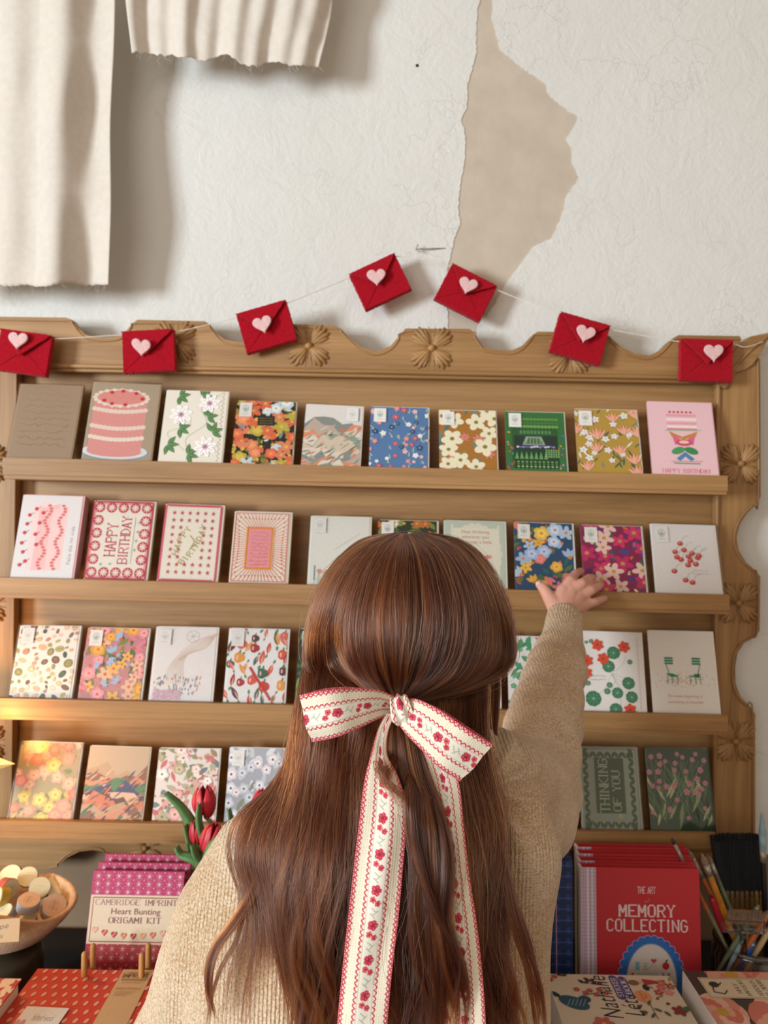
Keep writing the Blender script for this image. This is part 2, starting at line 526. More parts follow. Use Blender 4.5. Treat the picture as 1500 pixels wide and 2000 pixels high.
# hanging cloths
def cloth(name, top_pts, bot_pts, Y, amp, nf, label, seed, hem_amp):
    """cloth strip between left/right edge curves, with vertical folds"""
    nu, nv = 150, 90
    rnd = random.Random(seed)
    vs, fs = [], []
    ph = [rnd.uniform(0, 6.28) for _ in range(8)]
    L = catmull([Vector((x, y, 0)) for x, y in top_pts], nv); R = catmull([Vector((x, y, 0)) for x, y in bot_pts], nv)
    for j in range(nv):
        t = j / (nv - 1)
        for i in range(nu):
            u = i / (nu - 1)
            x = L[j].x + (R[j].x - L[j].x) * u; y = L[j].y + (R[j].y - L[j].y) * u
            hem = hem_amp * (noise.noise(Vector((u * 7, seed, 0))) * 1.0 + 0.3 * noise.noise(Vector((u * 30, seed, 2)))) + 2.2 * noise.noise(Vector((u * 55, seed, 5)))
            y += hem * t ** 6
            uu = u + 0.02 * sin(t * 4 + ph[3])
            d = amp * (0.45 * sin(uu * nf * 6.28 + ph[0]) + 0.35 * sin(uu * nf * 2.3 * 6.28 + ph[1]) + 0.5 * noise.noise(Vector((u * nf * 1.3, t * 1.2, seed))))
            d += amp * 0.35 * noise.noise(Vector((u * 6, t * 5, seed + 3)))
            if u > 0.62: d += .010 * sin((u - .62) / .38 * 6.28) * (0.35 + 0.65 * abs(sin(t * 7.5 + ph[4]))) * (1 if x < 240 else .4)
            if u > 0.82: d -= (u - 0.82) / 0.18 * 0.010 * (1 + 0.6 * sin(t * 11 + ph[2]))
            vs.append(P(x, y, Y - d))
    for j in range(nv - 1):
        for i in range(nu - 1):
            a = j * nu + i
            fs.append((a, a + 1, a + nu + 1, a + nu))
    o = mesh_obj(name, vs, fs, M_linen, smooth=True)
    m = o.modifiers.new('t', 'SOLIDIFY'); m.thickness = 0.0012
    # loose threads of the raw hem
    g = G()
    for k in range(34):
        i = rnd.randrange(nu); p = vs[(nv - 1) * nu + i]
        q = p + Vector((rnd.uniform(-.01, .01), rnd.uniform(-.003, .003), -rnd.uniform(.003, .016)))
        g.tube([p + Vector((0, 0, .002)), (p + q) / 2 + Vector((rnd.uniform(-.003, .003), 0, 0)), q], 0.0002, 4)
    g.build('loose_threads', M_linen, o)['kind'] = 'stuff'
    return tag(o, label, 'cloth', 'cloth strips hanging at the top left')


cloth('hanging_cloth', [(-160, -140), (-160, 200), (-160, 400), (-165, 556)], [(226, -140), (224, 60), (216, 240), (217, 400), (212, 557)], 1.318, 0.014, 1.6,
      'long cream linen strip hanging down to just above the wooden rack on the left', 3, 9)
cloth('hanging_cloth', [(236, -140), (246, 0), (254, 70), (258, 104)], [(662, -140), (650, 0), (640, 60), (622, 132)], 1.322, 0.013, 3.4,
      'shorter cream linen strip with a wavy frayed hem ending near the top of the photo', 8, 16)

# ------------------------------------------------------------------ the rack
rack = empty('card_display_rack', P(700, 1300, BOARD))
tag(rack, 'carved oak wall rack with scalloped crest and four narrow card ledges', 'display rack')
def B(x0, y0, x1, y1, Y):  # corners px -> box extents at Y
    a, b_ = P(x0, y0, Y), P(x1, y1, Y)
    return min(a.x, b_.x), max(a.x, b_.x), min(a.z, b_.z), max(a.z, b_.z)


x0, x1, z0, z1 = B(15, 700, 1402, 1680, PANEL)
G().box((x0 - .03, PANEL, z0), (x1 + .02, PANEL + 0.018, z1)).build('back_panel', M_wood, rack)
crest_top = [(-60, 618), (0, 618), (128, 620), (140, 624), (152, 640), (166, 653), (185, 658), (208, 659), (232, 656), (246, 646), (256, 634), (268, 624), (400, 627), (410, 634), (424, 652), (440, 663),
             (470, 668), (500, 665), (515, 650), (533, 631), (655, 636), (666, 642), (686, 662), (705, 677), (735, 686), (762, 676), (778, 658), (792, 641), (918, 642), (926, 650), (944, 676),
             (965, 682), (1000, 684), (1020, 675), (1038, 656), (1050, 647), (1180, 649), (1190, 656), (1212, 676), (1240, 690), (1268, 694), (1290, 684), (1308, 666), (1325, 654), (1446, 656)]
crest_bot = [(1402, 737), (-60, 708)]
cr_out = px_outline(crest_top + [(1450, 700), (1410, 737)] + crest_bot[1:], BOARD)
crest = G().prism(cr_out, BOARD, BOARD + 0.022).build('crest_board', M_wood, rack, bevel=0.0016)
# moulding that follows the scalloped edge, and the straight one below
top_line = [P(x, y + 7, BOARD - 0.0005) for x, y in crest_top]
G().tube(catmull(top_line, 180), 0.0019, 8).build('edge_moulding', M_wood, crest, smooth=True)
G().tube([P(-60, 711, BOARD - .002), P(1404, 739, BOARD - .002)], 0.0045, 10).build('lower_moulding', M_wood, crest, smooth=True)
G().tube([P(-60, 719, BOARD + .004), P(1404, 747, BOARD + .004)], 0.004, 10).build('lower_moulding', M_wood, crest, smooth=True)

# right upright board with two scallops
rb = [(1406, 705), (1486, 700), (1487, 970), (1478, 985), (1462, 1000), (1447, 1022), (1440, 1050), (1444, 1075), (1458, 1098), (1474, 1112), (1486, 1126), (1485, 1232), (1474, 1246), (1455, 1256), (1442, 1275),
      (1437, 1302), (1438, 1335), (1448, 1362), (1464, 1378), (1476, 1394), (1477, 1700), (1394, 1700)]
rbo = G().prism(px_outline(rb, BOARD), BOARD + .0015, BOARD + 0.0235).build('side_board', M_woodV, rack, bevel=0.0016)
line = [P(x - 6, y, BOARD - 0.0005) for x, y in rb[1:20]] + [P(1471, 1660, BOARD - .0005)]
G().tube(catmull(line, 160), 0.0017, 8).build('edge_moulding', M_woodV, rbo, smooth=True)
G().tube([P(1403, 745, BOARD - .001), P(1395, 1640, BOARD - .001)], 0.0042, 10).build('inner_bead', M_woodV, rbo, smooth=True)
lb = [(-130, 700), (32, 700), (20, 1700), (-130, 1700)]
lbo = G().prism(px_outline(lb, BOARD), BOARD + .0015, BOARD + 0.0235).build('side_board', M_woodV, rack, bevel=0.0016)
G().tube([P(33, 740, BOARD + .012), P(21, 1640, BOARD + .012)], 0.005, 10).build('inner_bead', M_woodV, lbo, smooth=True)
# corner scroll on the right end of the crest
sc_ = [(1432, 690), (1446, 670), (1466, 657), (1500, 650), (1512, 653), (1500, 664), (1490, 680), (1482, 695), (1470, 712), (1455, 722), (1436, 728), (1428, 745), (1416, 760), (1404, 752), (1408, 720)]
co = G().prism(px_outline(sc_, BOARD - .006), BOARD - .008, BOARD + 0.02).build('corner_scroll', M_wood, rack, bevel=0.002)
G().tube(catmull([P(x, y, BOARD - .009) for x, y in [(1420, 735), (1445, 706), (1470, 680), (1498, 658)]], 12), [0.0028] * 12, 8).build('scroll_vein', M_wood, co, smooth=True)

# apron under the lowest ledge, scalloped the other way up
ap = [(-60, 1640), (1480, 1668), (1476, 1712), (1330, 1712), (1312, 1696), (1280, 1690), (1245, 1696), (1225, 1712), (1090, 1710), (1070, 1690), (1040, 1684), (1005, 1690), (985, 1708), (850, 1706), (830, 1686), (795, 1680), (760, 1686),
      (742, 1704), (610, 1702), (590, 1682), (555, 1676), (520, 1682), (500, 1700), (370, 1698), (352, 1690), (335, 1678), (215, 1674), (200, 1664), (180, 1661), (155, 1664), (130, 1676), (112, 1692), (98, 1700), (-60, 1698)]
apo = G().prism(px_outline(ap, BOARD), BOARD, BOARD + 0.022).build('apron_board', M_wood, rack, bevel=0.0016)
G().tube(catmull([P(x, y - 6, BOARD - .0005) for x, y in ap[2:]], 160), 0.0015, 8).build('edge_moulding', M_wood, apo, smooth=True)

# carved four-petal flowers: raised petals with gouged veins between raised ribs
def carving(cx, cy, s, parent, mat, rot=45):
    g = G()
    c = P(cx, cy, BOARD)
    k = s / F * BOARD
    for q in range(4):
        a = radians(rot + 90 * q)
        R_ = Matrix.Rotation(-a, 3, 'Y')
        for off, ln, wd, hh in ((0, 0.46, 0.085, .0075), (0.22, 0.42, 0.10, .0062), (-0.22, 0.42, 0.10, .0062), (0.40, 0.30, 0.07, .0045), (-0.40, 0.30, 0.07, .0045)):
            Ro = Matrix.Rotation(-(a + off), 3, 'Y')
            mid = Ro @ Vector((k * 0.52, 0, 0))
            g.ell(c + mid, (k * ln, hh, k * wd * 1.15), 12, 8, Ro)
        a2 = radians(rot + 45 + 90 * q)
        for d in (-0.16, 0.16):
            Ro = Matrix.Rotation(-(a2 + d), 3, 'Y')
            g.tube([c + Ro @ Vector((k * 0.25, 0, 0)), c + Ro @ Vector((k * 0.8, 0, 0))], [k * .035, k * .015], 6)
    g.ell(c, (k * .15, .009, k * .15), 12, 8)
    return g.build('carved_flower', mat, parent, smooth=True)


for (cx_, cy_, s_) in ((342, 668, 52), (603, 675, 52), (843, 680, 52), (1112, 690, 52)): carving(cx_, cy_, s_, crest, M_wood)
for (cx_, cy_, s_) in ((1446, 906, 50), (1441, 1178, 50), (1436, 1448, 50)): carving(cx_, cy_, s_, rbo, M_woodV)
for (cx_, cy_, s_) in ((-26, 905, 48), (-28, 1180, 48), (-30, 1450, 48)): carving(cx_, cy_, s_, lbo, M_woodV)
for (cx_, cy_, s_) in ((285, 1655, 40), (1150, 1684, 34), (1390, 1690, 30)): carving(cx_, cy_, s_, apo, M_wood)

# four ledges: front lip + shelf, and a small step under it
ledges = [((5, 893, 931), (1422, 929, 963)), ((-70, 1126, 1163), (1425, 1162, 1197)), ((-70, 1362, 1401), (1422, 1398, 1433)), ((-70, 1602, 1640), (1400, 1629, 1663))]
LEDGE_LINES = []
for (xa, ta, ba), (xb, tb, bb) in ledges:
    a_t, a_b, b_t, b_b = P(xa, ta, LIP), P(xa, ba, LIP), P(xb, tb, LIP), P(xb, bb, LIP)
    g = G()
    def bar(y0, y1, f0, f1):  # f: 0 = bottom, 1 = top of the lip
        A0 = a_b.lerp(a_t, f0); A1 = a_b.lerp(a_t, f1); B0 = b_b.lerp(b_t, f0); B1 = b_b.lerp(b_t, f1)
        vs = []
        for y in (y0, y1):
            for q in (A0, B0, B1, A1): vs.append((q.x, y, q.z))
        g.add(vs, [(0, 1, 2, 3), (7, 6, 5, 4), (0, 4, 5, 1), (1, 5, 6, 2), (2, 6, 7, 3), (3, 7, 4, 0)])
    bar(LIP, LIP + 0.011, 0.10, 1.0)
    lip = g.build('ledge', M_wood, rack, bevel=0.0012)
    g = G(); bar(LIP + .004, PANEL if xa > 0 else BOARD, -0.10, 0.22); g.build('ledge_shelf', M_wood, lip, bevel=0.001)
    LEDGE_LINES.append((a_t, b_t))

# ------------------------------------------------------------------ lettering
STROKES = dict(A='00 26 40;12 32', B='00 06 36 45 44 33 03;33 42 41 30 00', C='45 36 16 05 01 10 30 41', D='00 06 26 44 42 20 00', E='46 06 00 40;03 33', F='46 06 00;03 33',
               G='45 36 16 05 01 10 30 41 43 23', H='06 00;46 40;03 43', I='26 20', J='36 31 20 10 01', K='06 00;46 03 40', L='06 00 40', M='00 06 22 46 40', N='00 06 40 46',
               O='16 36 45 41 30 10 01 05 16', P='00 06 36 45 44 33 03', R='00 06 36 45 44 33 03;23 40', S='45 36 16 05 04 13 33 42 41 30 10 01', T='06 46;26 20',
               U='06 01 10 30 41 46', V='06 20 46', W='06 10 24 30 46', X='06 40;00 46', Y='06 23 46;23 20', Z='06 46 00 40')
STROKES['1'] = '15 26 20'; STROKES['2'] = '05 16 36 45 44 00 40'; STROKES['6'] = '36 16 03 01 10 30 41 42 33 03'
_font = {}


def font_polys(s):
    if s not in _font:
        c = bpy.data.curves.new('lettering', 'FONT'); c.body = s; c.resolution_u = 2; c.size = 1
        o = bpy.data.objects.new('lettering', c); COL.objects.link(o)
        dg = bpy.context.evaluated_depsgraph_get(); dg.update()
        me = o.evaluated_get(dg).to_mesh()
        vs = [(v.co.x, v.co.y) for v in me.vertices]
        fs = [[vs[i] for i in p.vertices] for p in me.polygons]
        o.evaluated_get(dg).to_mesh_clear()
        bpy.data.objects.remove(o); bpy.data.curves.remove(c)
        w_ = max(v[0] for v in vs) if vs else 1
        _font[s] = (fs, w_)
    return _font[s]


class Art:
    """flat printed picture: coloured polygons in a W x H field, each laid a hair above the last"""
    def __init__(s, W=100, H=128, bg='#ffffff', seed=0):
        s.W, s.H = W, H; s.p = []; s.rnd = random.Random(seed)
        s.lay = 0
        s.poly([(0, 0), (W, 0), (W, H), (0, H)], bg)

    def poly(s, pts, c, adv=True):
        if adv: s.lay += 1
        s.p.append((pts, lin(c) if isinstance(c, str) else c, s.lay))

    def rect(s, x0, y0, x1, y1, c): s.poly([(x0, y0), (x1, y0), (x1, y1), (x0, y1)], c)

    def ell(s, x, y, rx, ry, c, n=14, rot=0):
        ca, sa = cos(radians(rot)), sin(radians(rot))
        s.poly([(x + rx * cos(a) * ca - ry * sin(a) * sa, y + rx * cos(a) * sa + ry * sin(a) * ca) for a in [2 * pi * i / n for i in range(n)]], c)

    def blob(s, x, y, r, c, lobes=5, depth=0.3, n=30, rot=0, sy=1):
        pts = []
        for i in range(n):
            a = 2 * pi * i / n
            rr = r * (1 - depth + depth * abs(cos(lobes * (a + rot) / 2)) ** 0.6 * 1.0)
            pts.append((x + rr * cos(a), y + rr * sin(a) * sy))
        s.poly(pts, c)

    def star(s, x, y, r, c, k=6, inner=0.35, rot=0):
        pts = []
        for i in range(2 * k):
            rr = r if i % 2 == 0 else r * inner
            a = pi * i / k + rot
            pts.append((x + rr * cos(a), y + rr * sin(a)))
        s.poly(pts, c)

    def petals(s, x, y, r, c, k=5, centre='#e0b040', rot=0, wid=0.34, c2=None):
        for i in range(k):
            a = rot + 2 * pi * i / k
            s.ell(x + cos(a) * r * .55, y + sin(a) * r * .55, r * .5, r * wid, c, 10, math.degrees(a))
            if c2: s.line([(x + cos(a) * r * .2, y + sin(a) * r * .2), (x + cos(a) * r * .8, y + sin(a) * r * .8)], r * .06, c2)
        s.ell(x, y, r * .22, r * .22, centre, 8)

    def leaf(s, x, y, L, w_, ang, c, vein=None):
        ca, sa = cos(radians(ang)), sin(radians(ang))
        up = [(0, 0), (.25, .8), (.5, 1), (.78, .6), (1, 0), (.78, -.6), (.5, -1), (.25, -.8)]
        s.poly([(x + u * L * ca - v * w_ * .5 * sa, y + u * L * sa + v * w_ * .5 * ca) for u, v in up], c)
        if vein: s.line([(x, y), (x + L * .9 * ca, y + L * .9 * sa)], w_ * .09, vein)

    def line(s, pts, w_, c, closed=False):
        s.lay += 1
        if closed: pts = list(pts) + [pts[0]]
        for a, b_ in zip(pts, pts[1:]):
            dx, dy = b_[0] - a[0], b_[1] - a[1]; L = math.hypot(dx, dy) or 1
            nx, ny = -dy / L * w_ / 2, dx / L * w_ / 2
            s.poly([(a[0] + nx, a[1] + ny), (a[0] - nx, a[1] - ny), (b_[0] - nx, b_[1] - ny), (b_[0] + nx, b_[1] + ny)], c, True)

    def curve(s, pts, w_, c, n=24):
        q = catmull([Vector((x, y, 0)) for x, y in pts], n)
        s.line([(v.x, v.y) for v in q], w_, c)

    def serif(s, txt, x, y, size, c, ang=0, align=0.5, bold=1.0, sp=1.35, fit=None):
        """stroke capitals with slab serifs; (x,y) = baseline anchor"""
        ca, sa = cos(radians(ang)), sin(radians(ang)); k = size / 6
        adv = []
        for ch in txt: adv.append({'I': 2.2, ' ': 2.4}.get(ch, 4) + sp)
        kx = k
        tot = sum(adv) - sp
        if fit: kx = fit / tot
        cur = -tot * align
        s.lay += 1
        def T(u, v): return (x + u * kx * ca - v * k * sa, y + u * kx * sa + v * k * ca)
        def seg(ax, ay, bx, by, w_):
            dx, dy = bx - ax, by - ay; L = math.hypot(dx, dy) or 1; nx, ny = -dy / L * w_ / 2, dx / L * w_ / 2
            ex, ey = dx / L * .12, dy / L * .12
            s.poly([T(ax + nx - ex, ay + ny - ey), T(ax - nx - ex, ay - ny - ey), T(bx - nx + ex, by - ny + ey), T(bx + nx + ex, by + ny + ey)], c, True)
        for ch, ad in zip(txt, adv):
            if ch in STROKES:
                off = -1 if ch == 'I' else 0
                for st in STROKES[ch].split(';'):
                    q = [(int(t[0]) + off, int(t[1])) for t in st.split()]
                    for a, b_ in zip(q, q[1:]):
                        vert = abs(b_[1] - a[1]) > 1.5 * abs(b_[0] - a[0])
                        seg(cur + a[0], a[1], cur + b_[0], b_[1], (1.0 if vert else .6) * bold)
                    for e_ in (q[0], q[-1]):
                        if e_[1] in (0, 6) and q[0] != q[-1] and ch not in 'CGSO26': seg(cur + e_[0] - .75, e_[1], cur + e_[0] + .75, e_[1], .5 * bold)
            cur += ad

    def text(s, txt, x, y, size, c, ang=0, align=0.5, shear=0.0, fit=None):
        fs, w_ = font_polys(txt)
        k = size; kx = (fit / w_) if fit else size
        ca, sa = cos(radians(ang)), sin(radians(ang)); s.lay += 1
        for f in fs:
            s.poly([(x + ((u - w_ * align) * kx + shear * v * k) * ca - v * k * sa, y + ((u - w_ * align) * kx + shear * v * k) * sa + v * k * ca) for u, v in f], c, False)

    def scrib(s, x0, x1, y, c, w_=0.7, amp=1.4, n=26):
        s.line([(x0 + (x1 - x0) * i / n, y + amp * s.rnd.uniform(-1, 1)) for i in range(n + 1)], w_, c)

    def clip(s):
        """clip every polygon to the field"""
        out = []
        for pts, c, l in s.p:
            q = pts
            for ax, lim, sg in ((0, 0, 1), (0, s.W, -1), (1, 0, 1), (1, s.H, -1)):
                r_ = []
                for i in range(len(q)):
                    a, b_ = q[i], q[(i + 1) % len(q)]
                    ia, ib = (a[ax] - lim) * sg >= 0, (b_[ax] - lim) * sg >= 0
                    if ia: r_.append(a)
                    if ia != ib:
                        t = (lim - a[ax]) / (b_[ax] - a[ax]); r_.append((a[0] + (b_[0] - a[0]) * t, a[1] + (b_[1] - a[1]) * t))
                q = r_
                if len(q) < 3: break
            if len(q) >= 3: out.append((q, c, l))
        s.p = out

    def build(s, name, parent, w, h, mat=None, z0=0.0, eps=5e-6, M=None, local=True):
        """local frame: x right, y up, z towards the viewer; origin at bottom-left"""
        s.clip()
        vs, fs, cs = [], [], []
        for pts, c, l in s.p:
            n = len(vs)
            for x, y in pts:
                v = Vector((x / s.W * w, y / s.H * h, z0 + l * eps))
                vs.append(M @ v if M is not None else v); cs.append((c[0], c[1], c[2], 1))
            fs.append(tuple(range(n, n + len(pts))))
        return mesh_obj(name, vs, fs, mat or M_print, parent, cols=cs, local=local)


# ---- picture kits
def scatter(a, n, rmin, rmax, fn, gap=0.75, x0=0, y0=0, x1=None, y1=None):
    x1 = x1 or a.W; y1 = y1 or a.H; pts = []
    for _ in range(n * 30):
        if len(pts) >= n: break
        r_ = a.rnd.uniform(rmin, rmax); x = a.rnd.uniform(x0, x1); y = a.rnd.uniform(y0, y1)
        if all(math.hypot(x - q[0], y - q[1]) > (r_ + q[2]) * gap for q in pts):
            pts.append((x, y, r_)); fn(a, x, y, r_, len(pts))
    return pts


def floral(bgc, cols, leaves, nbig, nleaf, nsmall, rb=(9, 14), seed=1, centre='#e3b23c', kind='petals', dots=None, k=5):
    a = Art(bg=bgc, seed=seed); R = a.rnd
    for _ in range(int(nleaf * 1.4)): a.leaf(R.uniform(0, 100), R.uniform(0, 128), R.uniform(12, 26), R.uniform(6, 11), R.uniform(0, 360), R.choice(leaves))
    def sm(a, x, y, r_, i):
        c = R.choice(dots or cols)
        for q in range(3): a.ell(x + R.uniform(-3, 3), y + R.uniform(-3, 3), r_, r_, c, 7)
    scatter(a, nsmall, 1.2, 2.4, sm)
    def big(a, x, y, r_, i):
        c = cols[i % len(cols)]; kd = kind if kind != 'mix' else ('petals', 'blob', 'cup')[i % 3]
        if kd == 'petals': a.petals(x, y, r_, c, k, centre, R.uniform(0, 6), 0.30)
        elif kd == 'blob':
            a.blob(x, y, r_, c, 5, .3, rot=R.uniform(0, 6)); a.blob(x, y, r_ * .62, tuple(min(v * 1.25 + .02, 1) for v in lin(c)), 5, .25); a.ell(x, y, r_ * .2, r_ * .2, centre, 8)
        else:
            an = R.uniform(0, 360)
            for d in (-35, 0, 35): a.leaf(x, y, r_ * 1.3, r_ * .6, an + d, c)
            a.ell(x, y, r_ * .25, r_ * .25, centre, 8)
    scatter(a, int(nbig * 1.6), rb[0], rb[1], big, .60)
    return a


ARTS = {}
def sticker_on(a): return a
# ------------------------------------------------------------------ the pictures on the cards
def art_kraft():
    a = Art(bg='#a98f76', seed=1)
    for i in range(9): a.scrib(12, 88, 112 - i * 11, '#99806a', .5, 3, 16)
    return a


def art_cake1():
    a = Art(bg='#b3a088', seed=2)
    a.ell(46, 14, 50, 14, '#8aa4b6', 26); a.ell(46, 15, 47.5, 12.5, '#e9e7e4', 26); a.ell(46, 16, 41, 9, '#aebccb', 26); a.ell(46, 16.5, 40, 8.5, '#efe9e4', 26)
    a.rect(6, 14, 84, 104, '#e39a94'); a.ell(45, 14, 39, 8, '#e39a94', 24); a.ell(45, 103, 40, 15, '#efd5c8', 30); a.ell(45, 104, 36, 12, '#e4938c', 30)
    for yy, cc in ((84, '#f0dccd'), (56, '#f0dccd'), (38, '#f3e3d6')):
        for i in range(13): a.ell(8 + i * 6.2, yy - 4 * sin(pi * i / 12), 4.2, 3.6, cc, 10)
    for i in range(20):
        t = 2 * pi * i / 20; a.ell(45 + 39 * cos(t), 103 + 14 * sin(t), 3.6, 2.6, '#f3e0d4', 8)
    for x, y in ((20, 98), (30, 112), (46, 115), (66, 112), (76, 103), (52, 92), (32, 93)): a.ell(x, y, 3.2, 2.8, '#cf2b2e', 10)
    return a


def art_vine():
    a = Art(bg='#e6ded0', seed=3)
    a.curve([(95, 128), (60, 100), (70, 70), (40, 40), (55, 10)], .8, '#8a9a70'); a.curve([(20, 100), (45, 70), (10, 50), (40, 20)], .6, '#9aa883')
    for x, y in ((22, 118), (70, 82), (28, 60), (12, 30), (80, 55), (45, 14), (60, 118)):
        for d in (-70, -20, 30, 80): a.leaf(x, y, 19, 8, d * 1.0 - 40 + x, '#4c7a45', '#86a375')
    for x, y, r_ in ((28, 84, 18), (72, 106, 17), (72, 28, 18)):
        a.petals(x, y, r_, '#faf6f4', 8, '#b48aa0', .3, .22, '#c9b4c0'); a.ell(x, y, r_ * .28, r_ * .28, '#c9a0b4', 10); a.ell(x, y, r_ * .12, r_ * .12, '#6d7a52', 8)
    for i in range(30): a.ell(92 + (i % 2) * 2, 4 + i * 4.1, 1.0, 1.0, '#9a8f80', 6)
    return a


def art_dark():
    a = floral('#27241d', ['#e8714a', '#e98e66', '#d7e2ea', '#c9b64a', '#e8714a'], ['#5f7a35', '#a08a35', '#3f5b3a', '#7fa0a8'], 26, 40, 30, (10, 16), 4, '#f0c05a', 'mix')
    a.rect(38, 78, 66, 98, '#27241d')
    for i in range(3): a.text('thank you so much', 52, 92 - i * 5, 3.6, '#b79a5a', fit=22)
    return a


def art_mount(seed=5, sky='#dcd6d2', cols=None, base='#d7cabb'):
    a = Art(bg=sky, seed=seed); R = a.rnd
    cols = cols or ['#858a84', '#b9a698', '#d98a66', '#d9cfbf', '#8a9a8a', '#cdbca8', '#e6c6b2', '#d2cdbd']
    y = 88
    for i in range(13):
        pts = [(0, y + R.uniform(-10, 4))]
        for j in range(1, 7): pts.append((j * 16.6, y + R.uniform(-13, 14) + 8 * sin(j + i)))
        pts += [(100, -20), (0, -20)]
        a.poly(pts, cols[i % len(cols)]); y -= 8
    for i in range(90):
        x, yy = R.uniform(-5, 100), R.uniform(0, 78); a.leaf(x, yy, R.uniform(6, 22), R.uniform(1.5, 4), R.uniform(10, 60), R.choice(cols + ['#e3683a', '#3e5e4e']))
    return a


def art_bluebot():
    a = Art(bg='#5478a6', seed=6); R = a.rnd
    for i in range(46):
        x, y = R.uniform(0, 100), R.uniform(0, 128); an = R.uniform(40, 140)
        a.leaf(x, y, R.uniform(8, 15), 1.6, an, '#c4cdbb'); a.leaf(x, y, R.uniform(5, 9), 1.8, an + 30, '#8fb0a0')
    def fl_(a, x, y, r_, i):
        c = ['#e8b7bb', '#d45a6c', '#eef0ee', '#2d4a7c', '#e88f93'][i % 5]; a.petals(x, y, r_, c, 5, '#e4d070', R.uniform(0, 6), .36)
    scatter(a, 40, 3.4, 6.2, fl_, 1.05); return a


def art_mustard(bgc, cream, seed):
    a = Art(bg=bgc, seed=seed); R = a.rnd
    for i in range(18): a.leaf(R.uniform(0, 100), R.uniform(0, 128), R.uniform(18, 34), 7, R.choice([60, 75, 110, 130, 260]), R.choice(['#55736f', '#6c8478', '#8d8a4a']))
    def sp(a, x, y, r_, i): a.petals(x, y, r_, '#d9867c', 7, '#c96a5e', R.uniform(0, 6), .2)
    scatter(a, 7, 9, 11, sp, 1.0)
    def fl_(a, x, y, r_, i): a.petals(x, y, r_ * 1.2, cream, 5, '#8a7a2e', R.uniform(0, 6), .38)
    scatter(a, 12, 13, 17, fl_, .72); return a


def art_garden():
    a = Art(bg='#33703a', seed=8); R = a.rnd
    a.rect(10, 8, 88, 116, '#2a5a30')
    for r_ in range(3):
        for i in range(13): a.blob(14 + i * 6, 112 - r_ * 8, 3.6, ['#5f8f45', '#3f7a3e', '#6fa050'][r_], 5)
    for i in range(9): a.rect(24 + i * 6, 80, 28 + i * 6, 87, '#5a8a5a')
    a.rect(14, 44, 86, 76, '#25352d'); a.poly([(28, 56), (34, 74), (60, 74), (66, 56)], '#8aa58a'); a.poly([(32, 58), (37, 71), (57, 71), (62, 58)], '#4e6b52')
    for i in range(5): a.line([(34 + i * 6, 58), (37 + i * 5, 72)], .6, '#b9c7ae')
    for i in range(14): a.ell(20 + i * 4.6, 52 + R.uniform(-1, 2), 2.6, 2.2, R.choice(['#8f86c0', '#cfc6e0', '#6a62a0']), 7)
    a.rect(14, 6, 88, 48, '#1f3f2c')
    for i in range(7):
        x = 18 + i * 8; a.poly([(x - 3.2, 26), (x, 42), (x + 3.2, 26)], '#6aa05a')
    for j in range(4):
        for i in range(10): a.ell(20 + i * 7, 20 - j * 5, 2.2, 1.7, ['#7fae5a', '#4f8a4e', '#a9bf6a', '#3e7a50'][j], 7)
    for j in range(4):
        for i in range(6): a.rect(66 + i * 4, 30 + j * 4.5, 68.5 + i * 4, 33 + j * 4.5, '#8dbb72')
    for i in range(30):
        a.ell(R.choice([8, 92]) + R.uniform(-5, 5), R.uniform(4, 90), 1.9, 1.9, R.choice(['#d4553f', '#6d83b8', '#e2a23c', '#4a5d96']), 6)
    return a


def art_lily():
    a = Art(bg='#b5923e', seed=9); R = a.rnd
    for i in range(44): a.leaf(R.uniform(0, 100), R.uniform(0, 128), R.uniform(10, 22), 3.2, R.uniform(40, 140), R.choice(['#4f6a55', '#6c8a80', '#e8e2d4', '#39594f']))
    def wh(a, x, y, r_, i): a.petals(x, y, r_, '#ece8ea', 5, '#9fb3c4', R.uniform(0, 6), .32)
    scatter(a, 18, 5, 7, wh, 1.0)
    def tu(a, x, y, r_, i):
        for d in (-38, -18, 18, 38, 0): a.leaf(x, y - r_, r_ * 2.1, r_ * .5, 95 + d, '#e58a68' if d % 19 else '#e9a48c', '#f3d9c8')
    scatter(a, 11, 9, 12, tu, 1.0); return a


def art_pinkcake():
    a = Art(bg='#eec3ca', seed=10)
    for i in range(6): a.ell(34 + i * 6.4, 110, 2.1, 2, '#c8323e', 8)
    for yy, c in ((104, '#e9a3ae'), (97, '#f4e2e2'), (90, '#e9a3ae'), (84, '#f4e2e2'), (79, '#dd8292')):
        for i in range(9): a.ell(31 + i * 5, yy, 3.6, 2.6, c, 8)
    a.line([(24, 77), (80, 78)], 1.6, '#8fbf9c')
    a.poly([(30, 76), (50, 66), (74, 76), (70, 66), (52, 62), (34, 66)], '#c98a3a'); a.poly([(34, 70), (52, 58), (70, 70), (66, 52), (52, 56), (38, 52)], '#e0668f')
    a.ell(52, 56, 12, 6, '#d2476a', 14); a.ell(52, 57, 8, 3, '#f1c7b8', 12); a.ell(42, 42, 11, 6, '#4a9a5e', 12, 20); a.ell(62, 42, 11, 6, '#3c8a54', 12, -20)
    a.poly([(38, 28), (52, 40), (66, 28), (60, 24), (52, 32), (44, 24)], '#4f86b8'); a.line([(34, 20), (74, 20)], 2.2, '#5aa07a'); a.line([(30, 23), (78, 24)], .9, '#cf5d70')
    a.serif('HAPPY BIRTHDAY', 52, 4, 6.5, '#cf5d66', fit=72, bold=.7); return a


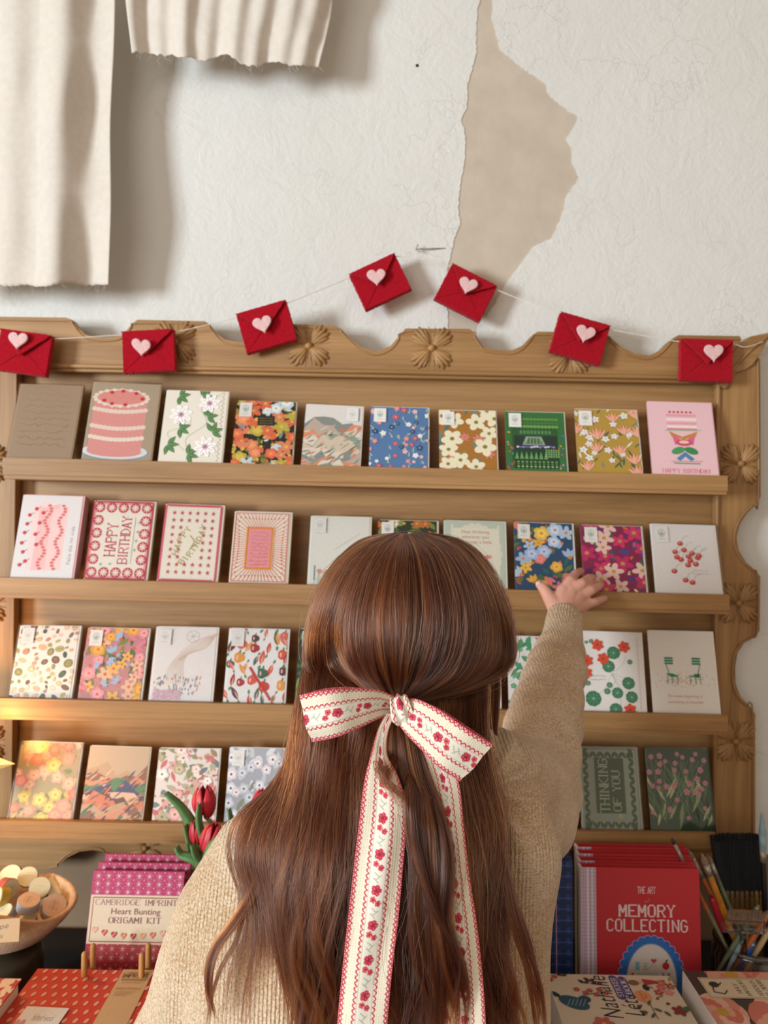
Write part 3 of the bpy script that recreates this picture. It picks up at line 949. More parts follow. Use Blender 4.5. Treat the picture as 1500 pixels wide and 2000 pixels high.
def art_redcake():
    a = Art(bg='#e0d9d8', seed=11); R = a.rnd
    for k_, x in enumerate((36, 48, 66)):
        w_ = (30, 34, 26)[k_]
        pts = [(x - w_ / 2, 10), (x - w_ / 2, 112 - k_ * 4), (x + w_ / 2, 118 - k_ * 3), (x + w_ / 2, 12)]
        a.poly(pts, ('#f0cfcc', '#ecb9b6', '#efc6c3')[k_])
    for xx in (47, 70):
        for i in range(22): a.ell(xx + 4 * sin(i * .9) - i * .12, 112 - i * 4.7, 3.4, 2.2, '#d96a68', 8)
    for x, y in ((16, 96), (26, 106), (14, 82), (38, 100), (12, 68), (34, 84), (10, 52), (30, 66), (14, 38), (34, 50), (20, 24), (12, 18)):
        a.line([(x, y), (x + 7, y + 4)], .7, '#8a3a34'); a.ell(x, y, 3.3, 3, '#cb2e36', 10)
    a.text('Feliz día mi vida', 93, 20, 8, '#b5a8a4', 90, 0, fit=60); return a


def rosette_border(a, c1, c2, r_, m):
    W, H = a.W, a.H; nx, ny = 5, 6
    for i in range(nx):
        for j in range(ny):
            if 0 < i < nx - 1 and 0 < j < ny - 1: continue
            x = m + (W - 2 * m) * i / (nx - 1); y = m + (H - 2 * m) * j / (ny - 1)
            a.ell(x, y, r_, r_, c1, 14)
            for q in range(8): a.leaf(x, y, r_ * .84, r_ * .27, q * 45, c2)


def art_bday1():
    a = Art(bg='#f2e9dc', seed=12); a.line([(1.5, 1.5), (98.5, 1.5), (98.5, 126.5), (1.5, 126.5)], 3, '#c8434f', True)
    a.line([(4.5, 4.5), (95.5, 4.5), (95.5, 123.5), (4.5, 123.5)], 2.5, '#e6a7b4', True)
    rosette_border(a, '#c9404b', '#f1dfd4', 8.6, 11)
    for i in range(14): a.star(24 + (i * 37) % 56, 24 + (i * 23) % 84, 3.4, '#93b8ae', 4, .3)
    a.rect(30, 26, 72, 102, '#f2e9dc')
    a.serif('HAPPY', 45, 64, 17, '#c23a44', 90, .5, 1.0, fit=52); a.serif('BIRTHDAY', 66, 64, 15, '#c23a44', 90, .5, 1.0, fit=76); return a


def art_bday2():
    a = Art(bg='#f0e8d8', seed=13)
    a.line([(2, 2), (98, 2), (98, 126), (2, 126)], 4, '#d2566c', True)
    for i in range(24): a.ell(5, 4 + i * 5.2, 1.6, 1.6, '#f1e6d8', 6); a.ell(95, 4 + i * 5.2, 1.6, 1.6, '#f1e6d8', 6)
    for i in range(18): a.ell(6 + i * 5.2, 5, 1.6, 1.6, '#f1e6d8', 6); a.ell(6 + i * 5.2, 123, 1.6, 1.6, '#f1e6d8', 6)
    for i in range(6):
        for j in range(9):
            if 1 < i < 4 and 1 < j < 7: continue
            a.star(17 + i * 13.5, 15 + j * 12.3, 4.6, '#c7405a', 5, .35, .3)
    for k_, (ch, x, y) in enumerate(zip('HAPPYBIRTHDAY', (30, 32, 36, 41, 47, 42, 48, 54, 59, 64, 68, 71, 73), (44, 55, 66, 76, 84, 30, 36, 43, 51, 60, 69, 79, 88))):
        a.serif(ch, x, y, 9, '#b5a763', 65, .5, 1.0)
    a.curve([(48, 76), (56, 66), (52, 56), (60, 62)], 1.2, '#b5a763', 12); return a


def art_orange():
    a = Art(bg='#efe4d4', seed=14)
    for i in range(60):
        t = 2 * pi * i / 60; c_, s_ = cos(t), sin(t); k_ = min(47 / max(abs(c_), 1e-3), 60 / max(abs(s_), 1e-3))
        a.line([(50 + c_ * 22, 64 + s_ * 34), (50 + c_ * k_, 64 + s_ * k_)], 1.2, '#e08a80')
        a.ell(50 + c_ * (k_ - 9), 64 + s_ * (k_ - 9), 1.5, 1.5, '#d8624c', 6)
    a.line([(3, 3), (97, 3), (97, 125), (3, 125)], 1.6, '#dd8078', True); a.rect(25, 24, 72, 100, '#e28b2e'); a.rect(28.5, 27.5, 68.5, 96.5, '#e99aa0')
    for i in range(10): a.scrib(33, 64, 90 - i * 6.4, '#dd7a82', .8, 2.4, 14)
    for i in range(22): a.ell(24.5, 26 + i * 3.5, 1.3, 1.3, '#f0c38a', 6); a.ell(72.5, 26 + i * 3.5, 1.3, 1.3, '#f0c38a', 6)
    return a


def art_palefloral(seed=15):
    a = Art(bg='#e2e2da', seed=seed); R = a.rnd
    for i in range(9):
        x = 16 + i * 10; h = R.uniform(14, 52) if i > 3 else R.uniform(8, 24); a.line([(x, 0), (x + 3, h)], .7, '#7f9a8a')
        for q in range(5): a.leaf(x + 1, h * (q + 1) / 6, 6, 2, R.choice([40, 140]), '#a7b8a8')
        a.petals(x + 3, h, 4.6, R.choice(['#d88a80', '#e8b9a6', '#8aa7b4']), 6, '#c8b070')
    a.line([(42, 64), (84, 96)], .4, '#b5b2a8'); a.rect(10, 6, 12, 34, '#7f94a4'); return a


def art_birds():
    a = Art(bg='#c2cfbd', seed=16)
    a.blob(52, 64, 44, '#e6e1cd', 22, .06, 88, sy=1.38); a.rect(14, 14, 90, 114, '#e9e4d2')
    for i in range(24): a.ell(14, 8 + i * 4.8, 2.4, 2.4, '#e9e4d2', 8); a.ell(90, 8 + i * 4.8, 2.4, 2.4, '#e9e4d2', 8)
    a.text('Hear birdsong', 52, 104, 9, '#c98a72', fit=46); a.text('wherever you', 52, 94, 9, '#c98a72', fit=44); a.text('spread a little', 56, 84, 9, '#c98a72', fit=46)
    for x, y, f in ((40, 68, 1), (64, 50, -1)):
        a.ell(x, y, 8, 5, '#7d9890', 12, 30 * f); a.ell(x + 6 * f, y + 6, 3.4, 3.2, '#6b867e', 10); a.leaf(x - 4 * f, y - 2, 12, 4, 250 - 20 * f, '#58746c'); a.leaf(x + 8 * f, y + 6, 4, 1.6, 90 - 90 * f, '#c98a52')
    for i in range(16): a.petals(28 + (i * 29) % 52, 20 + (i * 17) % 40, 4.2, ['#dd8878', '#e3a695'][i % 2], 5, '#d8b060')
    return a


def art_cherries():
    a = Art(bg='#ebe6e5', seed=17)
    for x, y in ((45, 92), (36, 76), (50, 80), (56, 68), (62, 74), (70, 66), (44, 62), (54, 52), (66, 54), (72, 70), (32, 40), (48, 24), (58, 20), (38, 66), (58, 60)):
        a.line([(x, y), (x + 6, y + 12), (x + 14, y + 16)], .5, '#7a8a62'); a.ell(x, y, 4.8, 4.6, '#c64a44', 12); a.ell(x - 1, y + 1.5, 2, 1.6, '#e8938a', 8)
    a.scrib(62, 84, 42, '#b5aaa6', .6, 1, 12); a.scrib(60, 84, 36, '#b5aaa6', .6, 1, 12); return a


def art_stones():
    a = Art(bg='#ece7e0', seed=18); R = a.rnd
    cols = ['#dcb88f', '#e2c19a', '#7a5a44', '#b2ab6c', '#4a5540', '#e4cbae', '#d9b48c', '#c98a6a', '#8f8a4c']
    def st(a, x, y, r_, i):
        c = R.choice(cols); an = R.uniform(0, 180); a.ell(x, y, r_, r_ * R.uniform(.5, .95), c, 9, an)
        if i % 2: a.ell(x, y, r_ * .6, r_ * .4, tuple(min(1, v * 1.35 + .02) for v in lin(c)), 8, an)
        if i % 3 == 0: a.line([(x - r_ * .6, y), (x + r_ * .6, y + 1)], .7, '#6d5240')
    scatter(a, 80, 3.4, 8.6, st, .98); return a


def art_chili():
    a = Art(bg='#ece9ea', seed=19); R = a.rnd
    def pe(a, x, y, r_, i):
        c = ['#c93a2e', '#d8553c', '#e39a3c', '#a8242a', '#38604c', '#d96a5a', '#5a2c34'][i % 7]; an = R.choice([60, 80, 100, 120, 250, 280])
        if i % 3: a.leaf(x, y, r_ * 2.2, r_ * .75, an, c); a.leaf(x, y, r_ * .8, r_ * .4, an + 170, '#4f8a5a'); a.leaf(x + 1, y + 1, r_ * 1.4, r_ * .18, an, '#f0b9a8')
        else: a.blob(x, y, r_ * .85, c, 3, .2); a.leaf(x, y + r_ * .6, r_ * .7, r_ * .3, 80, '#4f8a5a'); a.ell(x - r_ * .3, y, r_ * .15, r_ * .4, '#f2c0ae', 8)
    scatter(a, 40, 8, 12.5, pe, .64); a.curve([(40, 60), (56, 36), (70, 16), (78, 4)], 4.4, '#c2352e', 12); return a


def art_faded(seed=20):
    a = Art(bg='#e6e1e0', seed=seed); R = a.rnd
    a.ell(62, 112, 11, 11, '#c8bdb8', 16); a.ell(62, 112, 9.6, 9.6, '#e8e3e1', 16)
    for q in range(6): a.line([(62, 112), (62 + 9 * cos(q), 112 + 9 * sin(q))], .6, '#8a8f8a')
    for i in range(9): a.curve([(20 + i * 4, 30), (28 + i * 3, 60 + i * 2), (60 + i * 3, 100 - i), (100, 118)], .8, ['#dcc3b8', '#e0b3a8', '#d8c8a8'][i % 3], 12)
    for i in range(70): a.leaf(R.uniform(6, 80), R.uniform(8, 40), R.uniform(4, 9), 1.5, R.uniform(70, 110), R.choice(['#c96a72', '#7f94b4', '#8fae9a', '#d8a04c', '#5f6f8a', '#d89aa0']))
    for i in range(20): a.scrib(6, 50, 4 + i * .8, '#e0b3c4', .8, 2, 10)
    return a


def art_nast():
    a = Art(bg='#e8e2de', seed=21)
    for (x, y), (u, v) in zip(((20, 18), (62, 22), (84, 16), (60, 60), (74, 90), (84, 46), (48, 34), (62, 4)), ((50, 60),) * 8): a.curve([(x, y), ((x + u) / 2 + 6, (y + v) / 2), (u, v)], .5, '#9ab0a0', 8)
    for x, y, r_ in ((20, 20, 12.5), (58, 30, 9), (80, 24, 9.5), (76, 46, 10), (46, 72, 10), (55, 94, 10.5), (54, 4, 10), (42, 32, 5), (46, 42, 4.6), (80, 80, 4), (12, 44, 4), (8, 92, 3), (20, 112, 3.4), (12, 110, 2.6)):
        a.blob(x, y, r_, '#3c7a58', 9, .08); a.ell(x, y, r_ * .12, r_ * .12, '#cfe0c8', 6)
        for q in range(8): a.line([(x, y), (x + r_ * .8 * cos(q * .785), y + r_ * .8 * sin(q * .785))], .4, '#8fb598')
    for x, y in ((30, 106), (72, 104), (38, 84), (12, 80), (76, 4), (10, 60)): a.petals(x, y, 9.5, '#d94a30', 6, '#e8a83c', x, .36); a.ell(x, y, 2, 2, '#7a2a24', 6)
    for i in range(28): a.ell(93, 6 + i * 4.2, 1.2, 1.2, '#c9bfb6', 6)
    a.scrib(14, 40, 56, '#b7a8a0', .5, 1, 10); a.scrib(14, 40, 50, '#b7a8a0', .5, 1, 10); return a


def art_chairs():
    a = Art(bg='#e9e4dd', seed=22); R = a.rnd
    for i in range(110): a.ell(50 + R.gauss(0, 21), 52 + R.gauss(0, 5), 1.3, .8, R.choice(['#cfae94', '#d9a498', '#c2b49a', '#e0c4b0']), 5)
    for x, f in ((30, 1), (72, -1)):
        c = '#2f8a6a'
        for k_ in range(3): a.rect(x - 7, 76 + k_ * 4, x + 6, 79 + k_ * 4, c)
        a.line([(x - 5 * f, 76), (x - 1 * f, 62)], 1.2, c); a.poly([(x - 6, 62), (x + 4, 62), (x + 12 * f + (2 if f > 0 else -2), 58), (x + 2, 56)], c)
        for d in (-4, 3, 11): a.line([(x + d * f, 60), (x + d * f, 46)], 1.0, c)
    a.text('The sweet beginning of', 50, 26, 6, '#cfa79c', fit=54, shear=.2); a.text('something so beautiful', 50, 17, 6, '#cfa79c', fit=54, shear=.2); return a


def art_thinking():
    a = Art(bg='#b7c1b2', seed=23); c = '#4d6b47'
    a.line([(1, 1), (99, 1), (99, 127), (1, 127)], 2, '#8f9c8c', True)
    for i in range(9):
        for (x, y, d) in ((6, 8 + i * 14, 0), (94, 8 + i * 14, 180)): a.leaf(x, y, 12, 6, d + 35, c); a.leaf(x, y, 12, 6, d - 35, c)
    for i in range(7):
        for (x, y, d) in ((12 + i * 12.6, 6, 90), (12 + i * 12.6, 122, 270)): a.leaf(x, y, 12, 5, d + 30, c); a.leaf(x, y, 12, 5, d - 30, c); a.ell(x + 6, y, 1.4, 1.4, '#d7dcc9', 6)
    a.rect(26, 28, 76, 112, c)
    a.serif('THINKING', 48, 70, 15, '#d9dfd0', 90, .5, .9, fit=80); a.serif('OF YOU', 68, 62, 13, '#d9dfd0', 90, .5, .9, fit=60)
    a.petals(66, 24, 4, '#e6d9a0', 6, '#b08a3c'); return a


def art_pinkgreen():
    a = Art(bg='#35563c', seed=24); R = a.rnd
    for i in range(30): a.leaf(R.uniform(4, 96), R.uniform(0, 70), R.uniform(20, 40), 4.6, R.choice([60, 75, 105, 120]), R.choice(['#c8c890', '#9fb07a', '#5a7f52', '#dcdcae']))
    for i in range(24): a.line([(R.uniform(0, 100), 20), (R.uniform(0, 100), 110)], .6, '#8aa882')
    def f(a, x, y, r_, i): a.petals(x, y, r_, '#e79aa8', 5, '#c45a70', R.uniform(0, 6), .4)
    scatter(a, 26, 3.6, 5.6, f, 1.25, 4, 60, 96, 122); scatter(a, 6, 3.6, 5.2, f, 1.4, 4, 20, 96, 60); return a


CARDS = [  # row, corners tl tr bl br, art function, stack thickness, stack material, sticker, sleeve, description
    (0, (38, 750), (158, 755), (12, 893), (138, 897), art_kraft, .008, M_kraft, 0, 1, 'plain kraft brown greeting card in a clear sleeve, first on the top ledge'),
    (0, (178, 746), (308, 752), (158, 897), (294, 903), art_cake1, .004, M_kraft, 0, 1, 'greeting card with a tall pink layer cake topped with red cherries on kraft ground'),
    (0, (326, 762), (446, 766), (308, 901), (432, 905), art_vine, .008, M_cream, 0, 0, 'cream greeting card with white passion flowers and green leafy vines'),
    (0, (462, 783), (576, 786), (450, 906), (570, 910), art_dark, .008, M_cream, 1, 1, 'black greeting card crowded with orange and white flowers on the top ledge'),
    (0, (594, 789), (706, 795), (588, 909), (701, 914), art_mount, .009, M_white, 2, 0, 'greeting card with an orange and grey mountain landscape under a pale sky'),
    (0, (724, 794), (836, 797), (720, 914), (836, 917), art_bluebot, .006, M_white, 1, 0, 'blue greeting card sprinkled with tiny white and pink wildflowers'),
    (0, (860, 801), (970, 803), (858, 918), (972, 920), lambda: art_mustard('#a9702c', '#ece3c4', 7), .006, M_white, 1, 0, 'ochre greeting card with large cream blossoms and grey-green leaves'),
    (0, (986, 804), (1102, 806), (990, 919), (1108, 923), art_garden, .006, M_white, 1, 0, 'green greeting card showing a vegetable garden with a small greenhouse'),
    (0, (1122, 799), (1245, 801), (1130, 921), (1254, 925), art_lily, .007, M_white, 1, 0, 'mustard greeting card with orange tulips and white blossoms'),
    (0, (1262, 784), (1386, 787), (1274, 926), (1405, 930), art_pinkcake, .010, M_pinkp, 0, 0, 'pink happy birthday card with a small tiered cake, last on the top ledge'),
    (1, (40, 966), (157, 970), (20, 1126), (140, 1129), art_redcake, .022, M_pinkp, 0, 0, 'white card with a sideways pink cake and cherries, thick pink-edged stack'),
    (1, (186, 978), (303, 981), (163, 1130), (284, 1134), art_bday1, .010, M_cream, 0, 1, 'red and cream birthday card framed by round rosettes with sideways lettering'),
    (1, (322, 984), (436, 988), (307, 1134), (420, 1138), art_bday2, .011, M_cream, 0, 1, 'cream birthday card with rows of red stars around gold lettering'),
    (1, (456, 999), (566, 1001), (447, 1137), (558, 1141), art_orange, .010, M_cream, 0, 1, 'cream card with a coral panel in an orange frame and radiating lines'),
    (1, (604, 1008), (720, 1010), (600, 1139), (718, 1143), art_palefloral, .007, M_cream, 2, 1, 'pale card with delicate wildflowers along its foot, beside the top of the head'),
    (1, (738, 1016), (853, 1018), (736, 1143), (853, 1146), lambda: floral('#2b3a2a', ['#c9713a', '#e2d7c4', '#8a9a4c'], ['#4f6a35', '#7f8a45'], 14, 30, 14, (8, 12), 31, kind='mix'), .007, M_cream, 1, 1,
     'dark green floral card mostly hidden behind the crown of the head'),
    (1, (868, 1016), (986, 1020), (866, 1146), (988, 1149), art_birds, .007, M_white, 0, 1, 'cream card with two birds and pink blossoms in a wavy sage border'),
    (1, (1003, 1020), (1117, 1023), (1007, 1147), (1123, 1152), lambda: floral('#2c4f72', ['#f0c65a', '#e9857c', '#a9c3e4', '#f0b64a', '#bcd0ea'], ['#5f7a3a', '#2f6b66', '#476f4a'], 15, 26, 22, (10, 15), 32, '#e88a2c', 'mix', ['#d85a5a']), .007, M_white, 1, 1,
     'navy card with yellow, coral and light blue flowers, left of the reaching hand'),
    (1, (1134, 1026), (1251, 1028), (1140, 1151), (1263, 1156), lambda: floral('#8c2450', ['#efc9c0', '#c92a6c', '#efc9c0', '#d8376f'], ['#3f4fa0', '#35694f', '#5a3a80'], 12, 18, 16, (13, 18), 33, '#c7a23c', 'petals', ['#f0e2a0', '#e8713c']), .007, M_white, 1, 1,
     'magenta card with pale star-shaped flowers and blue leaves, right behind the hand'),
    (1, (1268, 1023), (1395, 1027), (1281, 1157), (1408, 1161), art_cherries, .008, M_white, 1, 1, 'white card with loose red cherries, last on the second ledge'),
    (2, (40, 1222), (152, 1223), (15, 1363), (137, 1365), art_stones, .010, M_white, 2, 1, 'white card scattered with brown and olive seeds and stones'),
    (2, (172, 1226), (289, 1228), (151, 1365), (273, 1369), lambda: floral('#c98a8a', ['#f0bc62', '#e99aa0', '#a9bfe0', '#eebfa0', '#e2a53a', '#e2879a'], ['#5a7a4a', '#3f6a5a', '#7f8a4a'], 24, 22, 16, (9, 14), 34, '#d8663c', 'mix'), .008, M_white, 1, 1,
     'card packed with pastel yellow, blue and pink flowers on the third ledge'),
    (2, (304, 1224), (424, 1226), (290, 1369), (411, 1372), art_faded, .007, M_white, 2, 1, 'white card with a faint pastel sketch of a flower field'),
    (2, (450, 1227), (564, 1230), (435, 1370), (554, 1373), art_chili, .006, M_white, 2, 1, 'white card with red and green chili peppers'),
    (2, (583, 1228), (700, 1231), (576, 1374), (698, 1377), lambda: floral('#26302c', ['#4f7a3f', '#6a9a55'], ['#3f6a3a', '#82a85a'], 8, 30, 6, (8, 12), 35), .008, M_white, 1, 1, 'dark green card whose left edge shows beside the hair on the third ledge'),
    (2, (716, 1231), (834, 1234), (712, 1377), (834, 1381), lambda: art_palefloral(41), .007, M_white, 0, 0, 'pale card behind the head on the third ledge'),
    (2, (858, 1236), (974, 1240), (856, 1381), (976, 1384), lambda: art_faded(42), .007, M_white, 0, 0, 'white card showing only a sliver right of the head on the third ledge'),
    (2, (1000, 1243), (1116, 1246), (994, 1383), (1112, 1387), lambda: floral('#e8e4df', ['#c9574a', '#4f9a6c', '#dd8f84', '#5aa07a'], ['#4f9a6c', '#6aae84', '#3f8a62'], 9, 34, 12, (4, 8), 36, '#e8c07a', 'blob'), .007, M_white, 0, 0,
     'white card with green leaves and small red flowers, partly behind the sleeve'),
    (2, (1130, 1233), (1250, 1236), (1134, 1388), (1262, 1393), art_nast, .009, M_white, 0, 0, 'white card with round green nasturtium leaves and orange flowers'),
    (2, (1264, 1231), (1390, 1235), (1276, 1395), (1405, 1397), art_chairs, .009, M_white, 0, 0, 'white card with two small green garden chairs'),
    (3, (42, 1448), (160, 1452), (17, 1601), (138, 1604), lambda: floral('#b3a27a', ['#e8a08a', '#ecb69a', '#e28472', '#e0c872'], ['#8a8f5a', '#d8c070', '#6f7a5a'], 18, 26, 12, (9, 14), 37, '#d8b45a', 'blob'), .008, M_white, 0, 1,
     'card with salmon and yellow poppies, first on the lowest ledge by the lamp'),
    (3, (178, 1457), (292, 1460), (153, 1603), (277, 1608), lambda: art_mount(38, '#bfa587', ['#b9997a', '#8a5f48', '#c98a6a', '#5a7f5a', '#4a5070', '#d8b094', '#6a4a3c', '#c9765a']), .006, M_cream, 0, 0,
     'tan card with a brown, green and violet abstract hillside'),
    (3, (312, 1461), (427, 1463), (294, 1607), (420, 1609), lambda: floral('#ddd3cc', ['#e6c9c0', '#d8a49c', '#b5ab8a', '#e9dcd6'], ['#8a8f62', '#6f7a80', '#b0ab8a', '#c96a6a'], 12, 44, 30, (8, 14), 39, '#8a7a52', 'mix', ['#cf6a6a', '#d88a84']), .006, M_white, 0, 0,
     'pale pink and olive floral card behind the tulips'),
    (3, (445, 1460), (560, 1462), (438, 1608), (552, 1611), lambda: floral('#a9acb5', ['#d5d6dd', '#c6c9d2', '#dcd3d8'], ['#c8ccd2', '#8a917c', '#dfe2e6'], 15, 40, 0, (8, 12), 40, '#4f5340', 'blob'), .006, M_white, 2, 0,
     'silvery grey floral card beside the hair on the lowest ledge'),
    (3, (576, 1463), (692, 1466), (572, 1611), (690, 1614), lambda: art_palefloral(43), .006, M_white, 0, 0, 'pale card behind the hair on the lowest ledge'),
    (3, (1000, 1455), (1118, 1458), (1000, 1622), (1124, 1625), lambda: floral('#e6a79c', ['#e9b9ac', '#dd8a80'], ['#e9c4b8'], 10, 16, 0, (9, 14), 44, '#dd7a6c', 'blob'), .008, M_white, 0, 1, 'coral pink card showing a corner beside the sleeve on the lowest ledge'),
    (3, (1130, 1460), (1244, 1461), (1138, 1624), (1254, 1627), art_thinking, .010, M_cream, 0, 2, 'sage green thinking of you card in a shiny crinkled sleeve'),
    (3, (1262, 1462), (1382, 1464), (1273, 1626), (1394, 1628), art_pinkgreen, .008, M_greenp, 0, 2, 'dark green card with small pink flowers in a shiny sleeve, last on the lowest ledge'),
]
YB, YT = 1.3005, 1.340
GROUPS = ['greeting cards on the top ledge', 'greeting cards on the second ledge', 'greeting cards on the third ledge', 'greeting cards on the lowest ledge']
for row, tl, tr, bl, br, fn, th, smat, stk, slv, lab in CARDS:
    tl_, tr_ = P(*tl, YT), P(*tr, YT); bl_, br_ = P(*bl, YB), P(*br, YB)
    Bc, Tc = (bl_ + br_) / 2, (tl_ + tr_) / 2
    w = ((br_ - bl_).length + (tr_ - tl_).length) / 2
    u = ((br_ - bl_) + (tr_ - tl_)).normalized()
    v = (Tc - Bc); v = (v - u * v.dot(u)).normalized()
    n = u.cross(v)
    hide = 0.016 if row < 3 else 0.018
    h = (Tc - Bc).length + hide
    org = Bc - u * (w / 2) - v * hide
    org.y = org.y + 0.0
    M = Matrix(((u.x, v.x, n.x, org.x), (u.y, v.y, n.y, org.y), (u.z, v.z, n.z, org.z), (0, 0, 0, 1)))
    # cam at z=1.6: n points to viewer (-Y)
    e = empty('greeting_card', mat=M)
    tag(e, lab, 'greeting card', GROUPS[row])
    a = fn(); vis = h - hide
    # stretch picture so the hidden strip is below it
    for i in range(len(a.p)):
        pts, c, l = a.p[i]
        a.p[i] = ([(x, (y * vis / h + a.H * hide / h) if i else y) for x, y in pts], c, l)
    g = G().box((0, 0, -0.0006), (w, h, -0.00002)); g.build('card', M_white, e, local=True)
    a.build('printed_front', e, w, h)
    ox = 0.0035 if row in (1, 2) else 0.002
    G().box((ox, 0.0, -th), (w + ox, h + 0.0012, -0.0008)).build('card_stack', smat, e, local=True, bevel=0.0004)
    if stk:
        s_ = Art(20, 24, '#ece8e4' if stk == 1 else '#e4e2e0')
        c = '#a9b3a9' if stk == 1 else '#c2c6c2'
        s_.ell(10, 14, 5, 6, c, 12); s_.ell(10, 14, 4, 5, '#ece8e4', 12); s_.leaf(10, 9, 9, 3, 90, c); s_.leaf(10, 10, 6, 2, 50, c); s_.leaf(10, 10, 6, 2, 130, c); s_.line([(5, 5), (15, 5)], .8, c)
        sx_ = w * 0.06 if not (fn is art_mount) else w * .72
        s_.build('sticker', e, w * .21, w * .26, z0=0.0026, M=Matrix.Translation((sx_, h - w * .30, 0)))
    if slv:
        G().box((-0.0015, -0.0, -th - .001), (w + ox + 0.0015, h + 0.003, 0.0032)).build('plastic_sleeve', M_sleeve if slv == 1 else M_sleeve2, e, local=True, bevel=0.0008)

# ------------------------------------------------------------------ felt envelope garland
def heart_pts(s, n=40):
    out = []
    for i in range(n):
        t = 2 * pi * i / n
        out.append((s * 16 * sin(t) ** 3 / 17, s * (13 * cos(t) - 5 * cos(2 * t) - 2 * cos(3 * t) - cos(4 * t)) / 17))
    return out


def pillow(out, y0, y1, inset, name, mat, parent):
    """outline (x,z) puffed between y0 and y1 with a softly rounded rim"""
    g = G(); n = len(out)
    cx_ = sum(p[0] for p in out) / n; cz_ = sum(p[1] for p in out) / n
    rings = []
    for k, f in ((0.0, 1.0), (0.12, 0.35), (0.5, 0.0), (0.88, 0.35), (1.0, 1.0)):
        y = y0 + (y1 - y0) * k; s_ = 1 - f * inset
        rings.append([(cx_ + (p[0] - cx_) * s_, y, cz_ + (p[1] - cz_) * s_) for p in out])
    vs = [v for r_ in rings for v in r_]; fs = []
    for i in range(len(rings) - 1):
        for k in range(n): a = i * n + k; b_ = i * n + (k + 1) % n; fs.append((a, b_, b_ + n, a + n))
    for base, rev in ((0, False), ((len(rings) - 1) * n, True)):
        tr = tessellate_polygon([[Vector((v[0], v[2], 0)) for v in rings[0 if base == 0 else -1]]])
        for t in tr: fs.append(tuple(base + i for i in t))
    g.add(vs, fs)
    return g.build(name, mat, parent, smooth=False, local=True)


def fuzzy(pts, step, amp, seed):
    rnd = random.Random(seed); res = []
    for i, a in enumerate(pts):
        b_ = pts[(i + 1) % len(pts)]; L = math.dist(a, b_); k = max(1, int(L / step))
        for j in range(k):
            t = j / k; res.append((a[0] + (b_[0] - a[0]) * t + rnd.uniform(-amp, amp), a[1] + (b_[1] - a[1]) * t + rnd.uniform(-amp, amp)))
    return res


EW, EH = 0.095, 0.075
ENV = [((47, 690), 6, 1.325, (-.006, .019), 'with a plain upright heart, cut by the left edge of the photo'), ((291, 687), -5, 1.33, (-.008, .006), 'whose heart lies folded and tilted, second from the left'),
       ((521, 640), -18, 1.335, (-.004, .003), 'tilted left, hanging over the crest between the second flower and the carving'), ((743, 552), -27, 1.374, (-.004, .008), 'steeply tilted left, highest of the garland'),
       ((909, 573), 25, 1.374, (-.002, .010), 'steeply tilted right, against the beige peeled patch'), ((1132, 663), 14, 1.335, (.004, .008), 'tilted slightly right, above the green garden card'),
       ((1379, 705), 0, 1.325, (.006, .012), 'hanging straight at the right end of the garland')]
src = None
strp = []
def copy_thing(o):
    c = o.copy(); COL.objects.link(c)
    for ch in list(o.children):
        d = ch.copy(); COL.objects.link(d); d.parent = c
        for g2 in list(ch.children):
            h_ = g2.copy(); COL.objects.link(h_); h_.parent = d
    return c


for i, ((ex, ey), rot, Y, (hx, hz), lab) in enumerate(ENV):
    c = P(ex, ey, Y)
    M = Matrix.Translation(c) @ Matrix.Rotation(radians(rot + 1.0), 4, 'Y') @ Matrix.Rotation(radians(-3), 4, 'X')
    if src is None:
        e = empty('felt_envelope', mat=M)
        out = fuzzy([(-EW / 2, -EH / 2), (EW / 2, -EH / 2), (EW / 2, EH / 2), (-EW / 2, EH / 2)], .0025, .0005, 1)
        pillow(out, -.002, .010, .03, 'body', M_felt, e)
        for tri, y0 in ((((-EW / 2 + .001, -EH / 2 + .001), (EW / 2 - .001, -EH / 2 + .001), (.004, .004)), -.0042), (((EW / 2 - .001, -EH / 2 + .001), (EW / 2 - .001, EH / 2 - .001), (.004, .0)), -.0034), (((-EW / 2 + .001, EH / 2 - .001), (-EW / 2 + .001, -EH / 2 + .001), (-.004, .0)), -.0034)):
            pillow(fuzzy(tri, .003, .0004, 2), y0, y0 + .003, .03, 'side_fold', M_felt, e)
        g = G(); q = fuzzy([(-EW / 2, EH / 2), (-.002, -.008), (EW / 2, EH / 2)], .003, .0005, 3)
        fl_ = pillow(q, -.0085, -.0045, .03, 'flap', M_felt, e)
        # lift the flap tip away from the body
        for v in fl_.data.vertices:
            v.co.y -= (EH / 2 - v.co.z) / EH * 0.008
        h_ = pillow(heart_pts(.0185), -.019, -.0145, .10, 'heart', M_pinkfelt, e)
        src = e
    else:
        e = copy_thing(src); e.matrix_basis = M
    for ch in e.children:
        if ch.name.startswith('heart'):
            fold = Matrix.Rotation(radians(28), 4, 'X') if i == 1 else Matrix.Identity(4)
            ch.matrix_basis = Matrix.Translation((hx, 0, hz)) @ Matrix.Translation((0, -.016, 0)) @ Matrix.Rotation(radians((-rot * .35, 10, 0, 20, -10, 0, -2)[i]), 4, 'Y') @ fold @ Matrix.Translation((0, .016, 0))
    tag(e, 'red felt envelope ' + lab, 'felt envelope', 'red felt envelopes of the garland')
    strp += [M @ Vector((-EW / 2, .004, EH / 2 - .003)), M @ Vector((0, .004, EH / 2 - .005)), M @ Vector((EW / 2, .004, EH / 2 - .003))]
strp = [P(-60, 650, 1.33)] + strp + [P(1455, 678, 1.335), P(1490, 668, 1.345)]
tag(G().tube(catmull(strp, 160), 0.0007, 6).build('garland_string', M_string, smooth=True), 'thin white string carrying the red felt envelopes across the rack', 'string')
